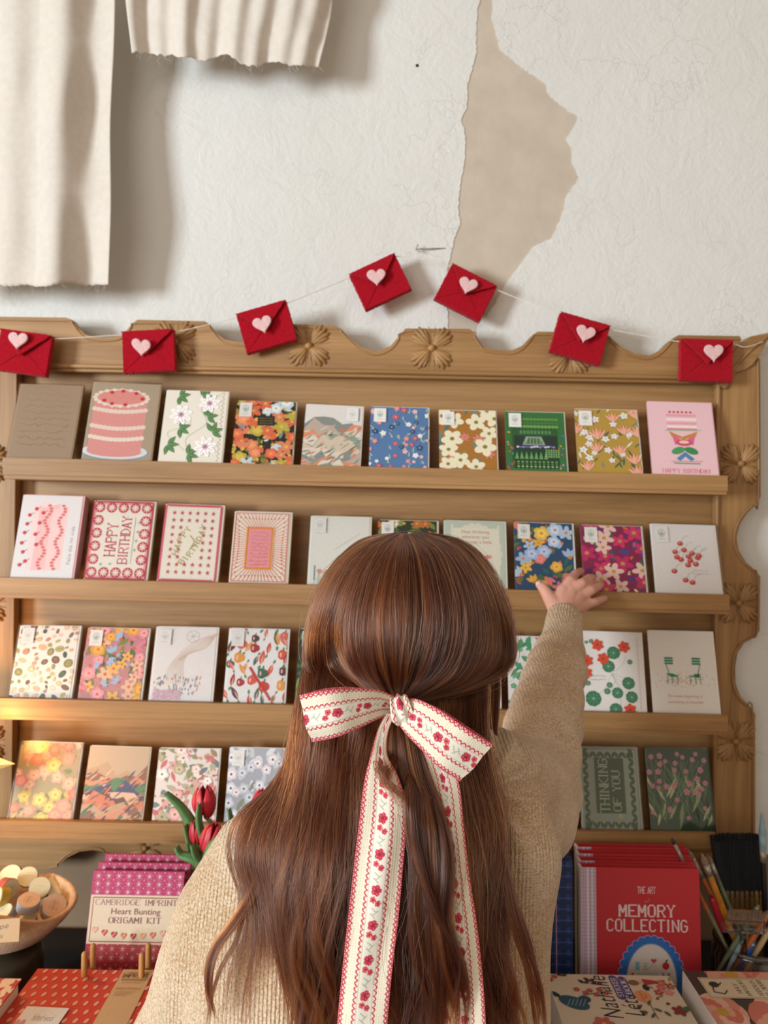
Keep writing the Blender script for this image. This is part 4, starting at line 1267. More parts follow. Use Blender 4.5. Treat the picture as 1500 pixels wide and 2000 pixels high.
# ------------------------------------------------------------------ table and what stands on it
TZ = 0.800
tb = empty('display_table', (0, 1.15, 0)); tag(tb, 'dark stained wooden table under the rack, carrying books and stationery', 'table')
G().box((-1.25, 0.90, TZ - .035), (1.25, 1.40, TZ)).build('tabletop', M_dark, tb, bevel=0.003)
for x in (-1.18, 1.18):
    for y in (0.96, 1.34): G().box((x - .03, y - .03, 0), (x + .03, y + .03, TZ - .0345)).build('leg', M_dark, tb, bevel=0.002)


def slab_frame(p0, p1, p2):
    """frame with x along p0->p1, y along p0->p2 (made square), z = x cross y, plus width and height"""
    u = (p1 - p0); w = u.length; u.normalize(); v = p2 - p0; v = v - u * v.dot(u); h = v.length; v.normalize(); n = u.cross(v)
    return Matrix(((u.x, v.x, n.x, p0.x), (u.y, v.y, n.y, p0.y), (u.z, v.z, n.z, p0.z), (0, 0, 0, 1))), w, h


def flat_stack(name, Z_items, x0, x1, yb, yf):
    pass


def book(name, M, w, h, th, cover, art, label, cat, group=None, spine=None, pages=M_cream, artname='cover_print'):
    e = empty(name, mat=M)
    if label: tag(e, label, cat, group)
    G().box((0.0, 0, -.0022), (w, h, -.0001)).build('front_cover', cover, e, local=True, bevel=.0004)
    G().box((0.0, 0, -th), (w, h, -th + .0021)).build('back_cover', cover, e, local=True, bevel=.0004)
    G().box((0.002, .002, -th + .0022), (w - .003, h - (.009 if name == 'standing_book' else .003), -.0023)).build('pages', pages, e, local=True)
    G().box((-.0008, 0, -th), (.0018, h, -.0001)).build('spine', spine or cover, e, local=True)
    if art is not None: art.build(artname, e, w, h, z0=.00005)
    return e


# --- standing red books
def art_memory():
    a = Art(100, 135, '#c62f39', 50); R = a.rnd
    a.rect(0, 0, 12.5, 135, '#d9cbdc')
    for i in range(7): a.rect(i * 1.8, 0, i * 1.8 + .7, 135, '#c79ac0')
    for i in range(44): a.rect(0, i * 3.1, 12.5, i * 3.1 + .8, '#b9a4cf')
    a.rect(4.5, 0, 6.2, 135, '#e8e2ee'); a.rect(8.6, 0, 9.6, 135, '#e8e2ee')
    a.serif('THE ART', 55, 114, 5.2, '#ecc5cb', bold=1.3, fit=15); a.text('of', 55, 106, 5, '#d9808a', shear=.3)
    a.serif('MEMORY', 55, 94.6, 9.4, '#f0d2d8', bold=1.25, fit=46, sp=1.9); a.serif('COLLECTING', 55, 82.4, 9.4, '#f0d2d8', bold=1.25, fit=67, sp=1.9)
    for i in range(30):
        t = 2 * pi * i / 30; a.ell(58 + 25.5 * cos(t), 42 + 34 * sin(t), 3.6, 3.6, '#c9a2d8', 12)
    for i in range(30):
        t = 2 * pi * i / 30; a.ell(58 + 25.5 * cos(t), 42 + 34 * sin(t), 3.0, 3.0, '#2f6fc4', 12)
    a.ell(58, 42, 26, 35, '#3474c8', 40); a.ell(58, 42, 21.2, 30.4, '#8fa8d8', 40); a.ell(58, 42, 20.4, 29.6, '#e3dbd6', 40)
    a.rect(44.5, 50, 48, 57, '#7fc4dc'); a.text('162', 51.5, 53.5, 4.6, '#5fa4c4', -90, .5)
    a.poly([(x + 60, y + 58) for x, y in heart_pts(2.6)], '#d94a62'); a.line([(56, 52), (62, 58)], .3, '#d98a9a')
    a.ell(70, 54, 3, 3.2, '#c9322e'); a.leaf(70, 57, 3, 2, 60, '#3f7a46')
    a.rect(46, 38, 63, 48, '#c2c5c0'); a.rect(47, 39, 62, 47, '#d3d4cd'); a.text('AVAILABLE', 54.5, 44.4, 2.4, '#7f8a86')
    for i in range(3): a.line([(48.5, 43 - i * 1.3), (60.5, 43 - i * 1.3)], .3, '#9aa29c')
    a.rect(41, 36, 43, 48, '#cf4a44'); a.line([(67, 38), (73, 48)], 1.3, '#7f6f86'); a.line([(73, 38), (67, 48)], 1.3, '#7f6f86')
    a.petals(49, 31, 5, '#e8bc3c', 8, '#b5862c'); a.blob(60, 28, 5, '#b8283a', 5, .3); a.rect(66, 29, 74, 35, '#eccdb8')
    for i in range(6): a.leaf(52 + i * 3, 18, 4, 1.5, 60 + 10 * i, '#7f9a6a')
    return a


ma = art_memory()
mem = []
for i, (tl, tr, Y) in enumerate((((1135, 1692), (1352, 1699), 1.160), ((1133, 1679), (1345, 1686), 1.183), ((1130, 1666), (1333, 1671), 1.206), ((1128, 1653), (1321, 1658), 1.229))):
    p_tl, p_tr = P(*tl, Y + .012), P(*tr, Y + .012)
    w = .187; u = (p_tr - p_tl).normalized(); u.z = 0.0; u.normalize()
    H = (p_tl.z + p_tr.z) / 2 - TZ
    base = p_tl.copy(); base.z = TZ + .001; base.y = Y - .012
    top = p_tl.copy(); top.z = TZ + H; top.y = Y + .012
    M, _, hh = slab_frame(base, base + u * w, top)
    lab = ('red hardback about memory collecting with a blue scalloped oval, front of its row', 'red hardback second from the front in the row of red books', 'red hardback third from the front in the row of red books', 'red hardback at the back of the row of red books')[i]
    book('standing_book', M, w, hh, .019, M_redp, art_memory(), lab, 'book', 'red hardback books standing in a row', spine=M_white)


def art_blue():
    a = Art(100, 135, '#243f7c', 51)
    for i in range(12): a.rect(i * 9, 0, i * 9 + 4, 135, '#1c3263'); a.rect(i * 9 + 5.6, 0, i * 9 + 6.4, 135, '#3e5fa4')
    for i in range(16): a.rect(0, i * 9, 100, i * 9 + 3.4, '#1d3468'); a.rect(0, i * 9 + 5, 100, i * 9 + 5.8, '#4465aa')
    a.line([(86, 4), (86, 112)], .8, '#c98aa8'); a.curve([(86, 112), (84, 120), (74, 124), (70, 130)], .8, '#c98aa8', 10); a.ell(85, 124, 2, 2, '#d94a52')
    a.serif('COLLECTING', 54, 83, 9.5, '#e08a98', bold=1.25, fit=58, sp=1.9); a.serif('THE ART', 50, 112, 5, '#e08a98', bold=1.2, fit=15)
    return a


for i, (tr, Y) in enumerate((((1118, 1682), 1.165), ((1117, 1672), 1.188), ((1113, 1657), 1.225))):
    q = P(*tr, Y + .012); w = .187
    base = Vector((q.x - w, Y - .012, TZ + .001)); top = Vector((q.x - w, Y + .012, q.z))
    M, _, hh = slab_frame(base, base + Vector((w, 0, -.0)), top)
    book('standing_book', M, w, hh, .018, M_bluep, art_blue() if i < 2 else None, ('navy plaid hardback half hidden by the sweater, front of its row', 'navy plaid hardback second in its row beside the red books', 'navy hardback at the back of its row beside the red books')[i],
         'book', 'navy plaid hardbacks standing behind the person')


# --- origami kits on a small peg stand
def art_kit():
    a = Art(100, 120, '#b8265f', 52)
    a.rect(0, 0, 100, 40, '#b02536')
    a.rect(0, 40, 100, 57, '#b02536')
    for y in (6, 16, 26, 36, 45.5, 53, 101.5, 108.6, 115.5):
        for i in range(9):
            x = 6 + i * 11.2; a.star(x, y, 4.6, '#efc6d2' if y > 60 else '#e0a99a', 7, .14, .2); a.ell(x + 5.6, y + 3.6, .7, .7, '#e9a8bd', 6)
    a.rect(0, 57, 100, 99, '#ddc7aa'); a.line([(3, 59), (97, 59), (97, 96.8), (3, 96.8)], .9, '#93302f', True)
    a.serif('CAMBRIDGE IMPRINT', 50, 90.5, 4.6, '#8a5a60', bold=.8, fit=88); a.text('Heart Bunting', 50, 82.5, 7.4, '#8a4f5a', fit=54); a.serif('ORIGAMI KIT', 50, 75, 4.8, '#8a5a60', bold=.8, fit=56)
    cs = ['#dfa98a', '#c9452c', '#b8322e', '#d0764a', '#b3262c', '#d99a6c', '#d0663e', '#e0a090', '#b5323c']
    for i in range(9):
        t = (i - 4) / 4; a.poly([(x + 50 + t * 42, y + 64 + 5 * t * t) for x, y in heart_pts(3.4)], cs[i]); a.line([(48 + t * 42, 62 + 5 * t * t), (52 + t * 42, 66 + 5 * t * t)], .5, '#e9c8ae')
    return a


for i, (tl, tr, Y) in enumerate((((183, 1700), (360, 1707), 1.130), ((192, 1684), (370, 1691), 1.150), ((207, 1668), (372, 1674), 1.172))):
    p_tl, p_tr = P(*tl, Y + .028), P(*tr, Y + .028); u = (p_tr - p_tl); w = u.length; u.z = 0; u.normalize()
    zb = TZ + .042
    bl_ = P(157 + i * 12, 1905, Y - .02)
    base = Vector((bl_.x, Y - .022, zb)); top = Vector((p_tl.x, Y + .028, p_tl.z))
    n_ = (top - base); n_ -= u * n_.dot(u)
    M, _, hh = slab_frame(base, base + u * w, base + n_)
    # keep the slight lean to the right that the photo shows
    sh = (p_tl - (M @ Vector((0, hh, 0)))); M = Matrix.Translation(Vector((sh.x * .5, 0, 0))) @ M
    book('origami_kit', M, w, hh, .007, M_magp, art_kit(), ('pink origami kit packet with a cream heart bunting label, front of three', 'pink origami kit packet in the middle of three', 'pink origami kit packet at the back of three')[i], 'packet', 'pink origami kits on the peg stand', pages=M_cream)
st = empty('peg_stand', P(240, 1980, 1.12)); tag(st, 'small wooden stand with upright pegs holding the pink origami kits', 'stand')
xa, xb = P(150, 1950, 1.1).x, P(330, 1950, 1.1).x
G().box((xa, 1.075, TZ), (xb, 1.25, TZ + .012)).build('base', M_pegwood, st, bevel=.001)
G().box((xa, 1.105, TZ + .03), (xb, 1.25, TZ + .042)).build('shelf', M_pegwood, st, bevel=.001)
G().box((xa, 1.24, TZ + .012), (xb, 1.25, TZ + .03)).build('shelf_support', M_pegwood, st)
G().box((xa, 1.11, TZ + .012), (xb, 1.12, TZ + .03)).build('shelf_support', M_pegwood, st)
for x, y in ((182, 1848), (290, 1848), (165, 1864), (277, 1866)):
    Yp = 1.086 if y < 1860 else 1.060
    p = P(x, y, Yp); g = G(); g.tube([Vector((p.x, Yp, TZ + (.012 if Yp > 1.07 else 0.004))), p], .0042, 10); g.build('peg', M_pegwood, st, smooth=True)

# --- flat notebooks: left
def flat_book(name, tlp, trp, Y, depth, th, cover, art, label, cat, spine=None, pages=M_cream, art_rot=False):
    """closed book lying flat, its far edge seen at tlp..trp"""
    a, b_ = P(*tlp, Y), P(*trp, Y); z = (a.z + b_.z) / 2
    w = b_.x - a.x
    M = Matrix(((1, 0, 0, a.x), (0, 1, 0, Y - depth), (0, 0, 1, z), (0, 0, 0, 1)))
    return book(name, M, w, depth, th, cover, art, label, cat, spine=spine, pages=pages), M, w, z


def art_dots():
    a = Art(100, 110, '#d23c2a', 53)
    for j in range(12):
        for i in range(14): a.ell(3 + i * 7.4 + (3.7 if j % 2 else 0), 4 + j * 9.3, 1.35, 2.7, '#e8a58c', 12, -12)
    a.rect(64, 0, 87, 110, '#d2ab7d')
    a.serif('CAMBRIDGE', 75.5, 104.6, 2.6, '#6a4a34', fit=19, bold=.8); a.serif('IMPRINT', 75.5, 99.6, 4.2, '#6a4a34', fit=19, bold=1.3)
    for i in range(9): a.ell(67.5 + i * 2, 97, .9, .9, '#6a4a34', 8); a.ell(67.5 + i * 2, 97, .45, .45, '#d2ab7d', 6)
    a.serif('PATTERN MAKERS', 75.5, 92.5, 1.7, '#8a6a4c', fit=15, bold=.7); a.text('Signature Notebook', 75.5, 85, 3.2, '#7a5a40', fit=18)
    for i in range(4): a.line([(67, 82 - i * 1.5), (82 - i * 2, 82 - i * 1.5)], .3, '#94744f')
    return a


nb, Mn, wn, zn = flat_book('notebook', (75, 1891), (335, 1897), 1.075, .20, .022, M_redp, art_dots(), 'orange-red notebook with pale oval dots and a tan paper band, lying flat', 'notebook')
under = M_cream
zz = zn - .0225
for k in range(4):
    t = (zz - TZ) if k == 3 else .030
    M = Mn.copy(); M.translation = Vector((Mn.translation.x + .004 * (k % 2), Mn.translation.y + .004, zz))
    book('notebook', M, wn - .004, .195, t - .0006, (M_bluep, M_magp, M_olive, M_redp)[k], None, 'flat notebook number %s below the dotted one' % ('first', 'second', 'third', 'fourth')[k] if False else ('flat notebook directly below the dotted one', 'flat notebook two below the dotted one', 'flat notebook second from the bottom of the pile', 'flat notebook at the bottom of the pile')[k], 'notebook', 'notebooks piled under the dotted one')
    zz -= t
# price tag lying on it
a = Art(100, 45, '#e2dcd6', 54)
a.poly([(x + 12, y + 18) for x, y in heart_pts(13)], '#c98a90'); a.text('felted wool', 56, 26, 13, '#8a8480', shear=.2, fit=48); a.text('heart', 56, 8, 13, '#8a8480', shear=.2, fit=26)
q0, q1 = P(17, 1962, 1.0), P(112, 1966, 1.0)
zt = zn + .0022
def on_plane(px, py, z):
    d = P(px, py, 1.0) - Vector((0, 0, CAMZ)); return Vector((0, 0, CAMZ)) + d * ((z - CAMZ) / d.z)
A_, B_, C_ = on_plane(30, 1964, zt), on_plane(112, 1968, zt), on_plane(2, 2030, zt)
M, w, h = slab_frame(C_, C_ + (B_ - A_), A_)
e = empty('price_tag', mat=M); tag(e, 'white handwritten price tag for a felted wool heart, on the dotted notebook', 'price tag')
G().box((0, 0, -.0012), (w, h, 0)).build('card', M_white, e, local=True); a.build('handwriting', e, w, h, z0=.00005)

# small red floral notebook, far left
a = Art(100, 60, '#e2c0a0', 55)
scatter(a, 26, 6, 9, lambda a, x, y, r_, i: a.star(x, y, r_, '#b52a34', 5, .5, i), .9)
bx, Mb, wb, zb = flat_book('notebook', (-140, 1908), (42, 1912), 1.02, .11, .035, M_redp, a, 'small red and cream patterned box-like notebook at the far left', 'notebook')
zz = zb - .036
M = Mb.copy(); M.translation = Vector((Mb.translation.x, Mb.translation.y, zz)); book('notebook', M, wb - .002, .108, zz - TZ - .0005, M_redp, None, 'thick red notebook under the small patterned one at the far left', 'notebook')

# --- felt bowl with tapes on its dark stand
bc = P(20, 1790, 1.19)
def wob(r_, z, an):
    k = 1 + (.16 * cos(3 * an + .5) + .06 * cos(5 * an)) * (z / .07) ** 2
    return r_ * k, z + .012 * cos(3 * an - 1.8) * (z / .07) ** 2
prof = [(0, .004), (.035, .0), (.066, .015), (.086, .042), (.092, .068), (.089, .073), (.084, .070), (.078, .045), (.058, .022), (.03, .010), (0, .009)]
BZ = P(20, 1858, 1.15).z - .004
bcen = (bc.x, 1.185, BZ)
bo = G().lathe(prof, bcen, 64, None, wob).build('felt_bowl', M_bowlfelt, smooth=True)
tag(bo, 'tan felt bowl with a wavy rim filled with rolls of tape', 'bowl')
cu = G().lathe([(0, 0), (.05, 0), (.056, .02), (.058, BZ - TZ - .015), (.052, BZ - TZ + .001), (0, BZ - TZ + .001)], (bc.x + .004, 1.165, TZ), 40).build('footed_pot', M_olive, smooth=True)
tag(cu, 'dark olive round pot standing under the felt bowl', 'pot')
M_tapeside = plain('tape_side_grey', '#a9b0b8', 0.4, var=0.1); M_tapetop = plain('tape_paper_top', '#e4dcb8', 0.5, var=0.03); M_tapered = plain('red_wrapped_tape', '#b0503e', 0.35, var=0.25, scale=90)
M_tapeyel = plain('yellow_tape', '#b79a3a', 0.35, var=0.2); M_green = plain('dark_green_tape', '#3c4032', 0.4)
TAPES = [  # px, py, Y, radius, height, tilt x, tilt y, side, label print, n rolls, description
    (50, 1795, 1.165, .0165, .0046, 8, -6, M_tapeside, '', 4, 'stack of slim grey-edged tape rolls, lowest in the felt bowl'),
    (57, 1757, 1.168, .0170, .0042, 14, 14, M_tapeside, 't', 4, 'stack of slim grey tape rolls with a tan top, leaning mid bowl'),
    (107, 1768, 1.178, .0185, .022, 38, 26, M_tapeside, 't', 1, 'thick pale grey tape roll with a printed pink end, right side of the bowl'),
    (78, 1733, 1.205, .0165, .012, 48, 22, M_tapeside, '', 1, 'cream-faced tape roll standing on edge behind the grey stack'),
    (108, 1730, 1.222, .0185, .010, 34, 22, M_green, '', 1, 'dark green edged tape roll at the right back of the bowl'),
    (54, 1712, 1.232, .0160, .010, 52, 14, M_tapeside, '', 1, 'cream-faced tape roll at the back of the bowl'),
    (18, 1712, 1.235, .0200, .010, 46, -4, M_green, '', 1, 'large cream-faced tape roll at the back left of the bowl'),
    (22, 1735, 1.200, .0150, .020, 70, 60, M_tapered, '', 1, 'red patterned tape roll in shiny wrap'),
    (-6, 1752, 1.175, .0150, .016, 60, -40, M_tapeyel, '', 1, 'yellow tape roll cut by the left edge of the photo'),
    (6, 1782, 1.160, .0150, .014, 30, -20, M_tapeside, '', 1, 'cream-topped tape roll behind the kraft tag')]
for px_, py_, Y, r_, h_, tx, ty, sm_, lb_, nr, ds in TAPES:
    c = P(px_, py_, Y)
    M = Matrix.Translation(c) @ Matrix.Rotation(radians(tx), 4, 'X') @ Matrix.Rotation(radians(ty), 4, 'Y')
    e = empty('tape_roll', mat=M); tag(e, ds, 'tape roll', 'rolls of tape in the felt bowl')
    g = G()
    for k in range(nr): z_ = -k * h_; g.lathe([(.006, z_ - h_ + .0004), (r_ - .0008, z_ - h_ + .0004), (r_, z_ - h_ + .0012), (r_, z_ - .0012), (r_ - .0008, z_ - .0004), (.006, z_ - .0004)], (0, 0, 0), 30)
    g.build('tape', sm_, e, local=True)
    s_ = Art(40, 40, '#e4dcb8', 5); s_.p = []
    s_.ell(20, 20, 19, 19, '#d8b394' if lb_ else '#e6dfba', 26)
    if lb_:
        for k in range(5): s_.line([(12 + k * 3.2, 12), (12 + k * 3.2, 28)], 1.2 if k == 2 else .5, '#8a6a58')
    else: s_.line([(14, 22), (28, 23)], .4, '#b5a98a')
    s_.build('paper_face', e, 2 * r_, 2 * r_, M=Matrix.Translation((-r_, -r_, 0.0002)))
# kraft tag in the bowl
a = Art(100, 60, '#c9a070', 56); a.text('tape', 60, 34, 20, '#5a4430', shear=.3, ang=8); a.text('rolls', 52, 10, 16, '#5a4430', shear=.3, ang=4)
A_, B_, C_ = P(-60, 1799, 1.088), P(36, 1793, 1.088), P(-60, 1845, 1.080)
M, w, h = slab_frame(C_, C_ + (B_ - A_), A_)
e = empty('kraft_tag', mat=M); tag(e, 'small handwritten kraft paper tag tucked into the front of the felt bowl', 'tag'); G().box((0, 0, -.001), (w, h, 0)).build('card', M_kraft, e, local=True); a.build('handwriting', e, w, h, z0=.00005)

# --- flat books: right
def art_sticker():
    a = Art(100, 120, '#dccbb4', 57); R = a.rnd; ink = '#2a2438'
    a.text('Nathalie', 47, 92, 21, ink, 90, .5, .15, fit=52); a.text('Lété', 64, 82, 21, ink, 90, .5, .15, fit=26)
    for x, y, t_ in ((53, 104, 'STICKER'), (60, 105, 'BOOK')):
        w_ = 12 if t_ == 'STICKER' else 9.5
        a.ell(x, y - w_, 3.4, 3.4, '#4a4a8c'); a.ell(x, y + w_, 3.4, 3.4, '#4a4a8c'); a.rect(x - 3.4, y - w_, x + 3.4, y + w_, '#4a4a8c'); a.serif(t_, x + 2, y, 4, '#e3d8d0', 90, .5, 1.2, fit=w_ * 1.9)
    a.ell(68, 110, 4.6, 3.4, '#8a6236', 12); a.ell(74, 111, 2, 2.4, '#e0b296'); a.poly([(76, 107), (86, 109), (86, 113), (76, 115)], '#b03a3a'); a.line([(86, 110), (94, 109)], 1.2, '#2c2430'); a.line([(86, 112), (94, 113)], 1.2, '#2c2430'); a.ell(76, 104, 2.6, 4, '#2c2430')
    a.ell(70, 93, 6.6, 7.4, '#e59a6a', 18); a.text('stickers', 70, 93, 4, '#b55a34', 90); a.text('fun', 73, 93, 4, '#b55a34', 90)
    for x, y in ((88, 104), (92, 98), (84, 98), (96, 106), (90, 110)): a.petals(x, y, 4, R.choice(['#cf6a62', '#d98a9a', '#b5484a']), 5, '#e0b04c')
    for x, y, d in ((94, 102, 40), (86, 94, 200), (98, 112, 80), (82, 103, 150)): a.leaf(x, y, 6, 2, d, '#7f9a52')
    for x, y in ((28, 108), (33, 111), (12, 117), (38, 107)): a.leaf(x, y, 6, 3.4, 30, '#5a3a30'); a.leaf(x, y, 6, 3.4, 130, '#3a2c34')
    a.ell(14, 84, 12, 7, '#33586a', 18, -30); a.ell(23, 88, 5, 4.2, '#2c4c5e', 12); a.leaf(6, 90, 14, 5, 140, '#24404e')
    for i in range(5): a.line([(8 + i * 3, 80), (12 + i * 3, 88)], .7, '#7f9aa4')
    a.curve([(22, 92), (34, 96), (48, 99)], .8, '#7a6a4a', 10)
    for x, y in ((26, 96), (30, 99), (34, 94), (38, 100), (42, 96), (20, 100), (6, 116), (2, 112)): a.petals(x, y, 2.6, '#b54a44', 5, '#d8a04a')
    for i in range(7): a.leaf(72 + R.uniform(-8, 8), 76 + R.uniform(-7, 8), 7, 2.6, R.uniform(0, 360), '#4f5c3c')
    a.line([(72, 66), (72, 86)], .6, '#4f5c3c'); a.ell(86, 84, 1.5, 1.5, '#7a2a2a'); a.ell(80, 90, 1.2, 1.2, '#7a2a2a')
    a.petals(92, 76, 6, '#8a2f34', 5, '#3f5a3a'); a.leaf(94, 76, 10, 5, 30, '#3f6a44'); a.petals(30, 60, 8, '#c9645a', 6); a.petals(84, 52, 8, '#d98a6a', 6)
    return a


nb2, Mr, wr_, zr = flat_book('sticker_book', (1066, 1902), (1306, 1906), 1.10, .215, .020, M_cream, art_sticker(), 'cream sticker book with a dark blue bird, flowers and handwritten title, lying flat', 'book')
zz = zr - .0205
for k in range(3):
    t = (zz - TZ) if k == 2 else .028
    M = Mr.copy(); M.translation = Vector((Mr.translation.x + .002, Mr.translation.y + .004, zz))
    book('flat_book', M, wr_ - .004, .205, t - .0006, (M_cream, M_kraft, M_cream)[k], None, ('flat book directly under the cream sticker book', 'flat book second from the bottom under the sticker book', 'flat book at the bottom under the sticker book')[k], 'book', 'flat books piled under the sticker book')
    zz -= t


def art_peony():
    a = Art(100, 100, '#4a3c34', 58); R = a.rnd
    for cx__, cy__, rr in ((40, 96, 26), (78, 92, 24), (60, 44, 36), (10, 56, 22), (96, 30, 22), (20, 10, 24)):
        for ring in range(4):
            k_ = 7
            for i in range(k_):
                t = 2 * pi * i / k_ + ring * .5; r1 = rr * (1 - ring * .25)
                a.ell(cx__ + r1 * .55 * cos(t), cy__ + r1 * .55 * sin(t), r1 * .46, r1 * .34, ['#e0a088', '#d98a74', '#e8b39c', '#cf7460'][(ring + i) % 4], 12, math.degrees(t) + 90)
        a.ell(cx__, cy__, rr * .2, rr * .2, '#c99a3c')
    a.rect(8, 70, 100, 92, '#dcc9ab'); a.line([(9, 71), (99, 71), (99, 91), (9, 91)], .5, '#8a7a62', True)
    for i, t_ in enumerate(('JOHN', 'DERIAN')): a.serif(t_, 34 + i * 6.2, 81, 3.4, '#6a5a4c', -90, .5, .9, fit=11 + 5 * i)
    for i, t_ in enumerate(('STICKER', 'BOOK II')): a.serif(t_, 50 + i * 6.2, 81, 3.4, '#6a5a4c', -90, .5, .9, fit=16)
    a.ell(18, 84, 4, 3, '#3a3230'); a.line([(16, 82), (14, 76), (22, 74), (26, 78)], .9, '#3a3230'); a.line([(20, 82), (25, 86)], 1, '#3a3230')
    a.ell(78, 84, 9, 5, '#d99a4c', 14, 10); a.ell(80, 78, 6, 3.6, '#b5463c', 12); a.ell(88, 80, 6, 5, '#e0b07a', 12)
    return a


_, Mj, wj, zj = flat_book('peony_sticker_book', (1334, 1897), (1560, 1899), 1.085, .205, .040, M_cream, art_peony(), 'thick sticker book with coral peonies and white page edges, at the right', 'book', pages=M_white, spine=M_white)
zz = zj - .0405
for k in range(2):
    t = (zz - TZ) if k == 1 else .036
    M = Mj.copy(); M.translation = Vector((Mj.translation.x + .002, Mj.translation.y + .003, zz))
    book('flat_book', M, wj - .004, .20, t - .0006, (M_kraft, M_kraft)[k], None, ('brown flat book directly under the peony book', 'brown flat book at the bottom under the peony book')[k], 'book', 'brown books under the peony book')
    zz -= t

# --- glass jar with paint brushes
jc = P(1462, 1835, 1.20); jz = TZ
JR = .055; JH = jc.z - jz
jar = G().lathe([(.0, .0), (JR * .9, .0), (JR, .008), (JR, JH - .02), (JR * .93, JH - .012), (JR * .93, JH), (JR * .87, JH), (JR * .87, JH - .014), (JR - .004, JH - .024), (JR - .004, .012), (JR * .8, .006), (0, .006)], (jc.x, 1.20, jz), 40).build('glass_jar', M_glass, smooth=True)
tag(jar, 'clear glass jar full of used paint brushes at the right edge', 'jar')
G().tube([Vector((jc.x + JR * .95 * cos(t), 1.20 + JR * .95 * sin(t), jz + JH - .002)) for t in np.linspace(0, 2 * pi, 33)], .002, 8, cap=False, round_=False).build('rim', M_glass, jar, smooth=True)


def brush(p_tip, p_base, hr, mat_h, mat_b, bl, br_, ferr, label, group='thin paint brushes in the jar'):
    e = empty('paint_brush', p_base); tag(e, label, 'paint brush', group)
    d = (p_tip - p_base); L = d.length; d.normalize()
    f0 = p_tip - d * bl; f1 = f0 - d * ferr
    G().tube([p_base, p_base.lerp(f1, .6), f1], [hr * .55, hr * 1.1, hr], 10).build('handle', mat_h, e, smooth=True)
    G().tube([f1, f0], [hr * 1.02, br_ * .95], 10, round_=False).build('ferrule', M_ferrule, e, smooth=True)
    G().tube([f0, f0.lerp(p_tip, .5), p_tip], [br_ * .9, br_, br_ * .25], 10).build('bristles', mat_b, e, smooth=True)
    return e


M_h1 = plain('orange_brown_handle', '#a8562a', 0.35, var=.3, scale=60); M_h2 = plain('amber_handle', '#c07a26', 0.3, var=.35, scale=60); M_h3 = plain('crimson_handle', '#a81f36', .3); M_h4 = plain('green_grey_handle', '#6a7a5c', .5, var=.3, scale=90)
M_h5 = plain('orange_handle', '#c0652a', .4, var=.15); M_h6 = plain('blue_handle', '#1f5fb0', .3); M_h7 = plain('bare_wood_handle', '#c9ac80', .5, var=.1); M_h8 = plain('pale_blue_stained_handle', '#8aa6b4', .5, var=.4, scale=50); M_bk = plain('black_handle', '#15161a', .3)
JX = jc.x
brush(P(1312, 1637, 1.215), P(1446, 1905, 1.17), .0028, M_h4, M_bk, .010, .003, .035, 'thin brush with a dark round tip leaning furthest left out of the jar')
brush(P(1340, 1697, 1.20), P(1440, 1890, 1.18), .0034, M_h1, M_bristleb, .010, .004, .030, 'orange-brown brush leaning left beside the red books')
brush(P(1346, 1662, 1.225), P(1462, 1895, 1.20), .0034, M_h1, M_h4, .012, .004, .035, 'brush with a green-tinged tip leaning left out of the jar')
brush(P(1371, 1668, 1.20), P(1455, 1890, 1.19), .0050, M_h2, M_bristleb, .018, .0058, .018, 'amber and crimson handled brush with a broad stained tip')
G().tube([P(1392, 1758, 1.1975), P(1412, 1815, 1.194)], .0058, 12).build('crimson_band', M_h3, bpy.data.objects['paint_brush.003'], smooth=True)
brush(P(1384, 1672, 1.225), P(1475, 1895, 1.215), .0034, M_h4, M_bristleb, .012, .004, .03, 'grey-brown brush just right of the amber one')
for (a0, a1, mt, rr, lab) in (((1482, 1768), (1400, 1900), M_h4, .0040, 'green paint-stained handle slanting right in the jar'), ((1506, 1776), (1428, 1900), M_h5, .0042, 'orange wooden handle slanting right in the jar'),
                              ((1474, 1838), (1438, 1900), M_h6, .0042, 'bright blue handle low in the jar'), ((1512, 1800), (1450, 1905), M_h7, .0040, 'bare wood handle slanting right in the jar'), ((1450, 1835), (1418, 1900), M_h8, .0036, 'pale blue handle at the left inside the jar')):
    brush(P(*a0, 1.165), P(*a1, 1.17), rr, mt, mt, .004, rr * .8, .004, lab, 'slanting brush handles in the jar')
# tall pale-blue and black brush at the right edge
brush(P(1488, 1588, 1.20), P(1497, 1880, 1.20), .0042, M_bk, M_h8, .060, .0058, .02, 'tall brush with a pale blue stained handle against the right edge')
# wide black bristle brush with bamboo head
e = empty('wide_brush', P(1440, 1840, 1.235)); tag(e, 'wide brush with long black bristles and a bamboo head, largest in the jar', 'paint brush')
g = G(); rnd = random.Random(5)
for i in range(330):
    t = i / 329; x = 1386 + 104 * t; x2 = 1404 + 84 * t
    top = P(x + rnd.uniform(-2, 2), 1632 + rnd.uniform(-1, 4) - 5 * (1 - (2 * t - 1) ** 6), 1.238 + rnd.uniform(-.006, .006)); bot = P(x2, 1752, 1.238 + rnd.uniform(-.005, .005))
    g.tube([bot, bot.lerp(top, .5) + Vector((rnd.uniform(-.001, .001), 0, 0)), top], [.0007, .0008, .0004], 5)
g.build('bristles', M_bristle, e, smooth=True)
pc = [(1389, 1642), (1489, 1640), (1487, 1750), (1408, 1752)]
G().prism([(P(x, y, 1.238).x, P(x, y, 1.238).z) for x, y in pc], 1.234, 1.243).build('bristle_core', M_bristle, e)
g = G()
for i in range(9):
    g.tube([P(1410 + i * 9.5, 1742, 1.236), P(1410 + i * 9.5, 1790, 1.236)], .0042, 8)
g.build('bamboo_head', wood('old_bamboo', '#4a3318', '#8a6a34', 'Z', .5), e, smooth=True)
g = G()
